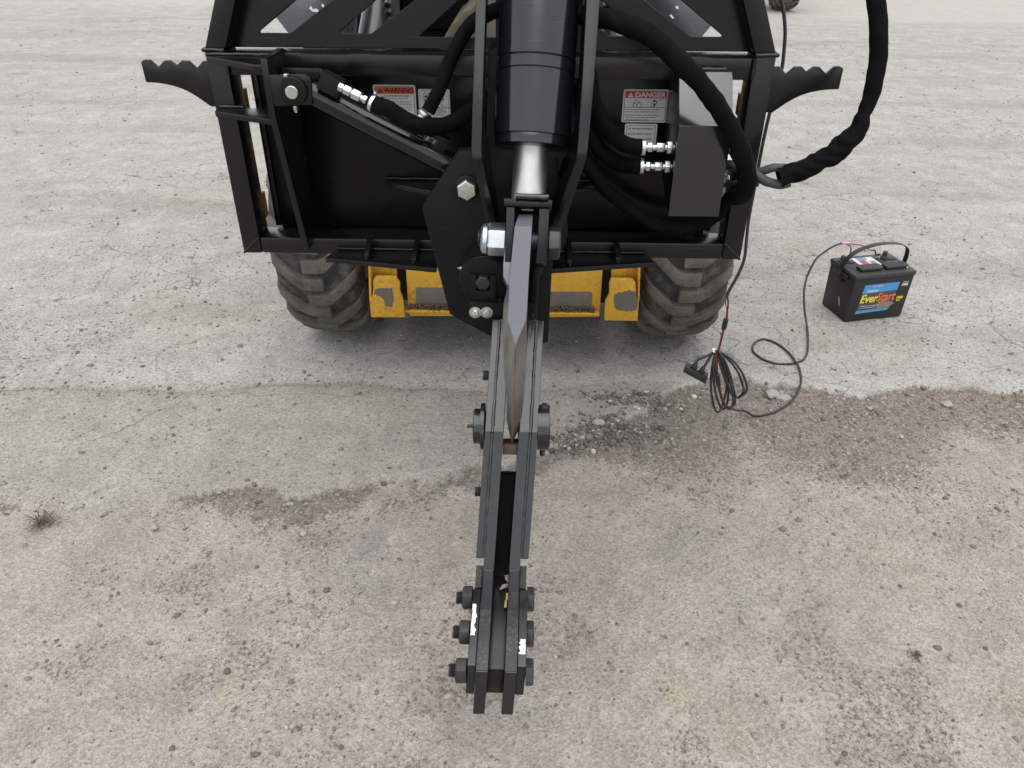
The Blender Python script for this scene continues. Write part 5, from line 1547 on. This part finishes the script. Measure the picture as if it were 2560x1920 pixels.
# ------------------------------------------------------------------ machine parked far behind
BGM = root('parked_machine', 'muddy wheeled machine parked far behind, at the top edge right of the frame', 'loader', (3.4, 12.4, 0))
def far_wheel(x, y):
    o = bpy.data.objects.new('tyre', TY); COL.objects.link(o)
    o.parent = BGM; o.location = Vector((x, y, 0.41))-Vector((3.4, 12.4, 0))
    o.scale = (1.15, 1, 1)
    for side, me_ in ((0, LUGA), (1, LUGB)):
        for k in range(19):
            l = bpy.data.objects.new('tread_lug', me_); COL.objects.link(l)
            l.parent = o; l.rotation_euler = ((k+0.5*side)*2*math.pi/19, 0, 0)
g_ = gp(1690, 21)
far_wheel(g_.x+0.02, g_.y+0.12)
far_wheel(g_.x-1.25, g_.y+0.12)
box('body', (g_.x-1.1, g_.y+0.1, 0.45), (g_.x-0.2, g_.y+2.4, 1.5), 'dirty_steel', BGM, 0.05)
box('bucket', (g_.x-1.4, g_.y-0.2, 0.75), (g_.x+0.2, g_.y+0.08, 1.2), 'dirty_steel', BGM, 0.05)
lathe('axle', (g_.x-1.2, g_.y+0.12, 0.41), (1, 0, 0), [(0, 0.06), (1.2, 0.06)], 'dark_steel', BGM, 16)

# ------------------------------------------------------------------ stones and debris
stone(1667, 845, 0.026, 'pale grey chunk, left of the two chunks beside the looped cable', 1)
stone(1692, 850, 0.023, 'pale grey chunk, right of the two chunks beside the looped cable', 2, 0.5)
stone(2050, 864, 0.020, 'rounded pale stone below the cracked asphalt edge at far right', 3)
stone(1882, 873, 0.012, 'small white stone below the battery on brown grit', 4)
stone(332, 1132, 0.0125, 'pale angular stone lying alone on the dirt at left', 5, 0.75)
stone(224, 1282, 0.012, 'dark flat stone on the dirt near the left edge', 6, 0.4)
stone(329, 1101, 0.011, 'white chip stone just below the broken asphalt edge at left', 7, 0.5)
stone(218, 1100, 0.012, 'grey wedge stone beneath the broken asphalt edge at far left', 8)
stone(624, 1080, 0.011, 'round tan pebble below the asphalt edge, midway to the jaw arm', 9)
stone(655, 1144, 0.011, 'pale pebble in the dirt left of the jaw arm', 10)
stone(1291, 917, 0.020, 'largest grey lump on the dark crumbled asphalt heap', 11)
stone(1232, 1178, 0.009, 'white pebble on packed dirt just right of the jaw arm', 12)
def leaf(x, y, s, seed, name='leaf_scrap'):
    rr = random.Random(seed)
    p = gp(x, y, 0.304)
    n = 7
    bm = bmesh.new()
    a0 = rr.uniform(0, 6.28)
    el = Vector((math.cos(a0), math.sin(a0), 0.2)); ew = Vector((-math.sin(a0), math.cos(a0), 0.3))
    ring = [bm.verts.new(p+el*math.cos(k*6.283/n)*s*rr.uniform(0.8, 1.6)+ew*math.sin(k*6.283/n)*s*rr.uniform(0.2, 0.6)+Vector((0, 0, rr.uniform(-0.3, 0.4)*s))) for k in range(n)]
    c_ = bm.verts.new(p+Vector((0, 0, s*0.25)))
    for k in range(n):
        bm.faces.new((ring[k], ring[(k+1) % n], c_))
    r_ = bmesh.ops.extrude_face_region(bm, geom=bm.faces[:])
    for v in [g for g in r_['geom'] if isinstance(g, bmesh.types.BMVert)]:
        v.co.z += 0.0008
    return finish(name, bm, 'dry_leaf', None, 0, 20)
for i, (x, y, s_, lab_) in enumerate(((1096, 1246, 0.0085, 'curled brown leaf scrap, topmost in the slot between the jaw arms'),
                                      (1099, 1257, 0.0095, 'crumpled grey brown leaf, middle scrap in the slot between the jaw arms'),
                                      (1090, 1268, 0.0085, 'flat pale leaf scrap, lowest of the leaf bits in the arm slot'))):
    tag(leaf(x, y, s_, 70+i), lab_, 'leaf', 'dry leaf scraps in the arm slot')
for i, (x, y, lab_) in enumerate(((1095, 1290, 'tan wood splinter below the leaf scraps, upper of two in the arm slot'), (1092, 1306, 'tan wood splinter, lower of two in the arm slot'))):
    p = gp(x, y, 0.303)
    o = prism('wood_splinter', [p+Vector(q) for q in ((-0.0022, -0.008, 0), (0.0018, -0.0085, 0), (0.0026, 0.007, 0.0015), (-0.0012, 0.0085, 0.001))], (0, 0, 0.002), 'splinter', None, 0.0003)
    tag(o, lab_, 'splinter', 'wood splinters in the arm slot')
# dry weed tuft on the right and one at the left edge
def tuft(x, y, r_, n, label, seed):
    rr = random.Random(seed)
    p = gp(x, y)
    p.z = gz(p.x, p.y)
    bm = bmesh.new()
    for k in range(n):
        a_ = rr.uniform(0, 6.28); L = r_*rr.uniform(0.5, 1.2); h_ = r_*rr.uniform(0.15, 0.7)
        b0 = p+Vector((rr.gauss(0, r_*0.3), rr.gauss(0, r_*0.25), 0.001))
        d_ = Vector((math.cos(a_), math.sin(a_), 0)); w_ = Vector((-d_.y, d_.x, 0))*0.0011
        m_ = b0+d_*L*0.5+Vector((0, 0, h_)); e_ = b0+d_*L+Vector((0, 0, h_*0.5))
        v1, v2, v3, v4, v5 = [bm.verts.new(q) for q in (b0-w_, b0+w_, m_+w_, m_-w_, e_)]
        bm.faces.new((v1, v2, v3, v4)); bm.faces.new((v4, v3, v5))
    me = bpy.data.meshes.new('dry_weed'); bm.to_mesh(me); bm.free()
    return tag(link('dry_weed', me, 'weed', None, 0), label, 'weed')
flat('weed', (0.10, 0.082, 0.058), 0.9, var=0.5, scale=60)
tuft(1982, 1404, 0.015, 26, 'small dry weed scrap on the packed dirt at right', 5)
tuft(85, 1120, 0.045, 60, 'dry matted grass at the broken asphalt edge, far left', 6)
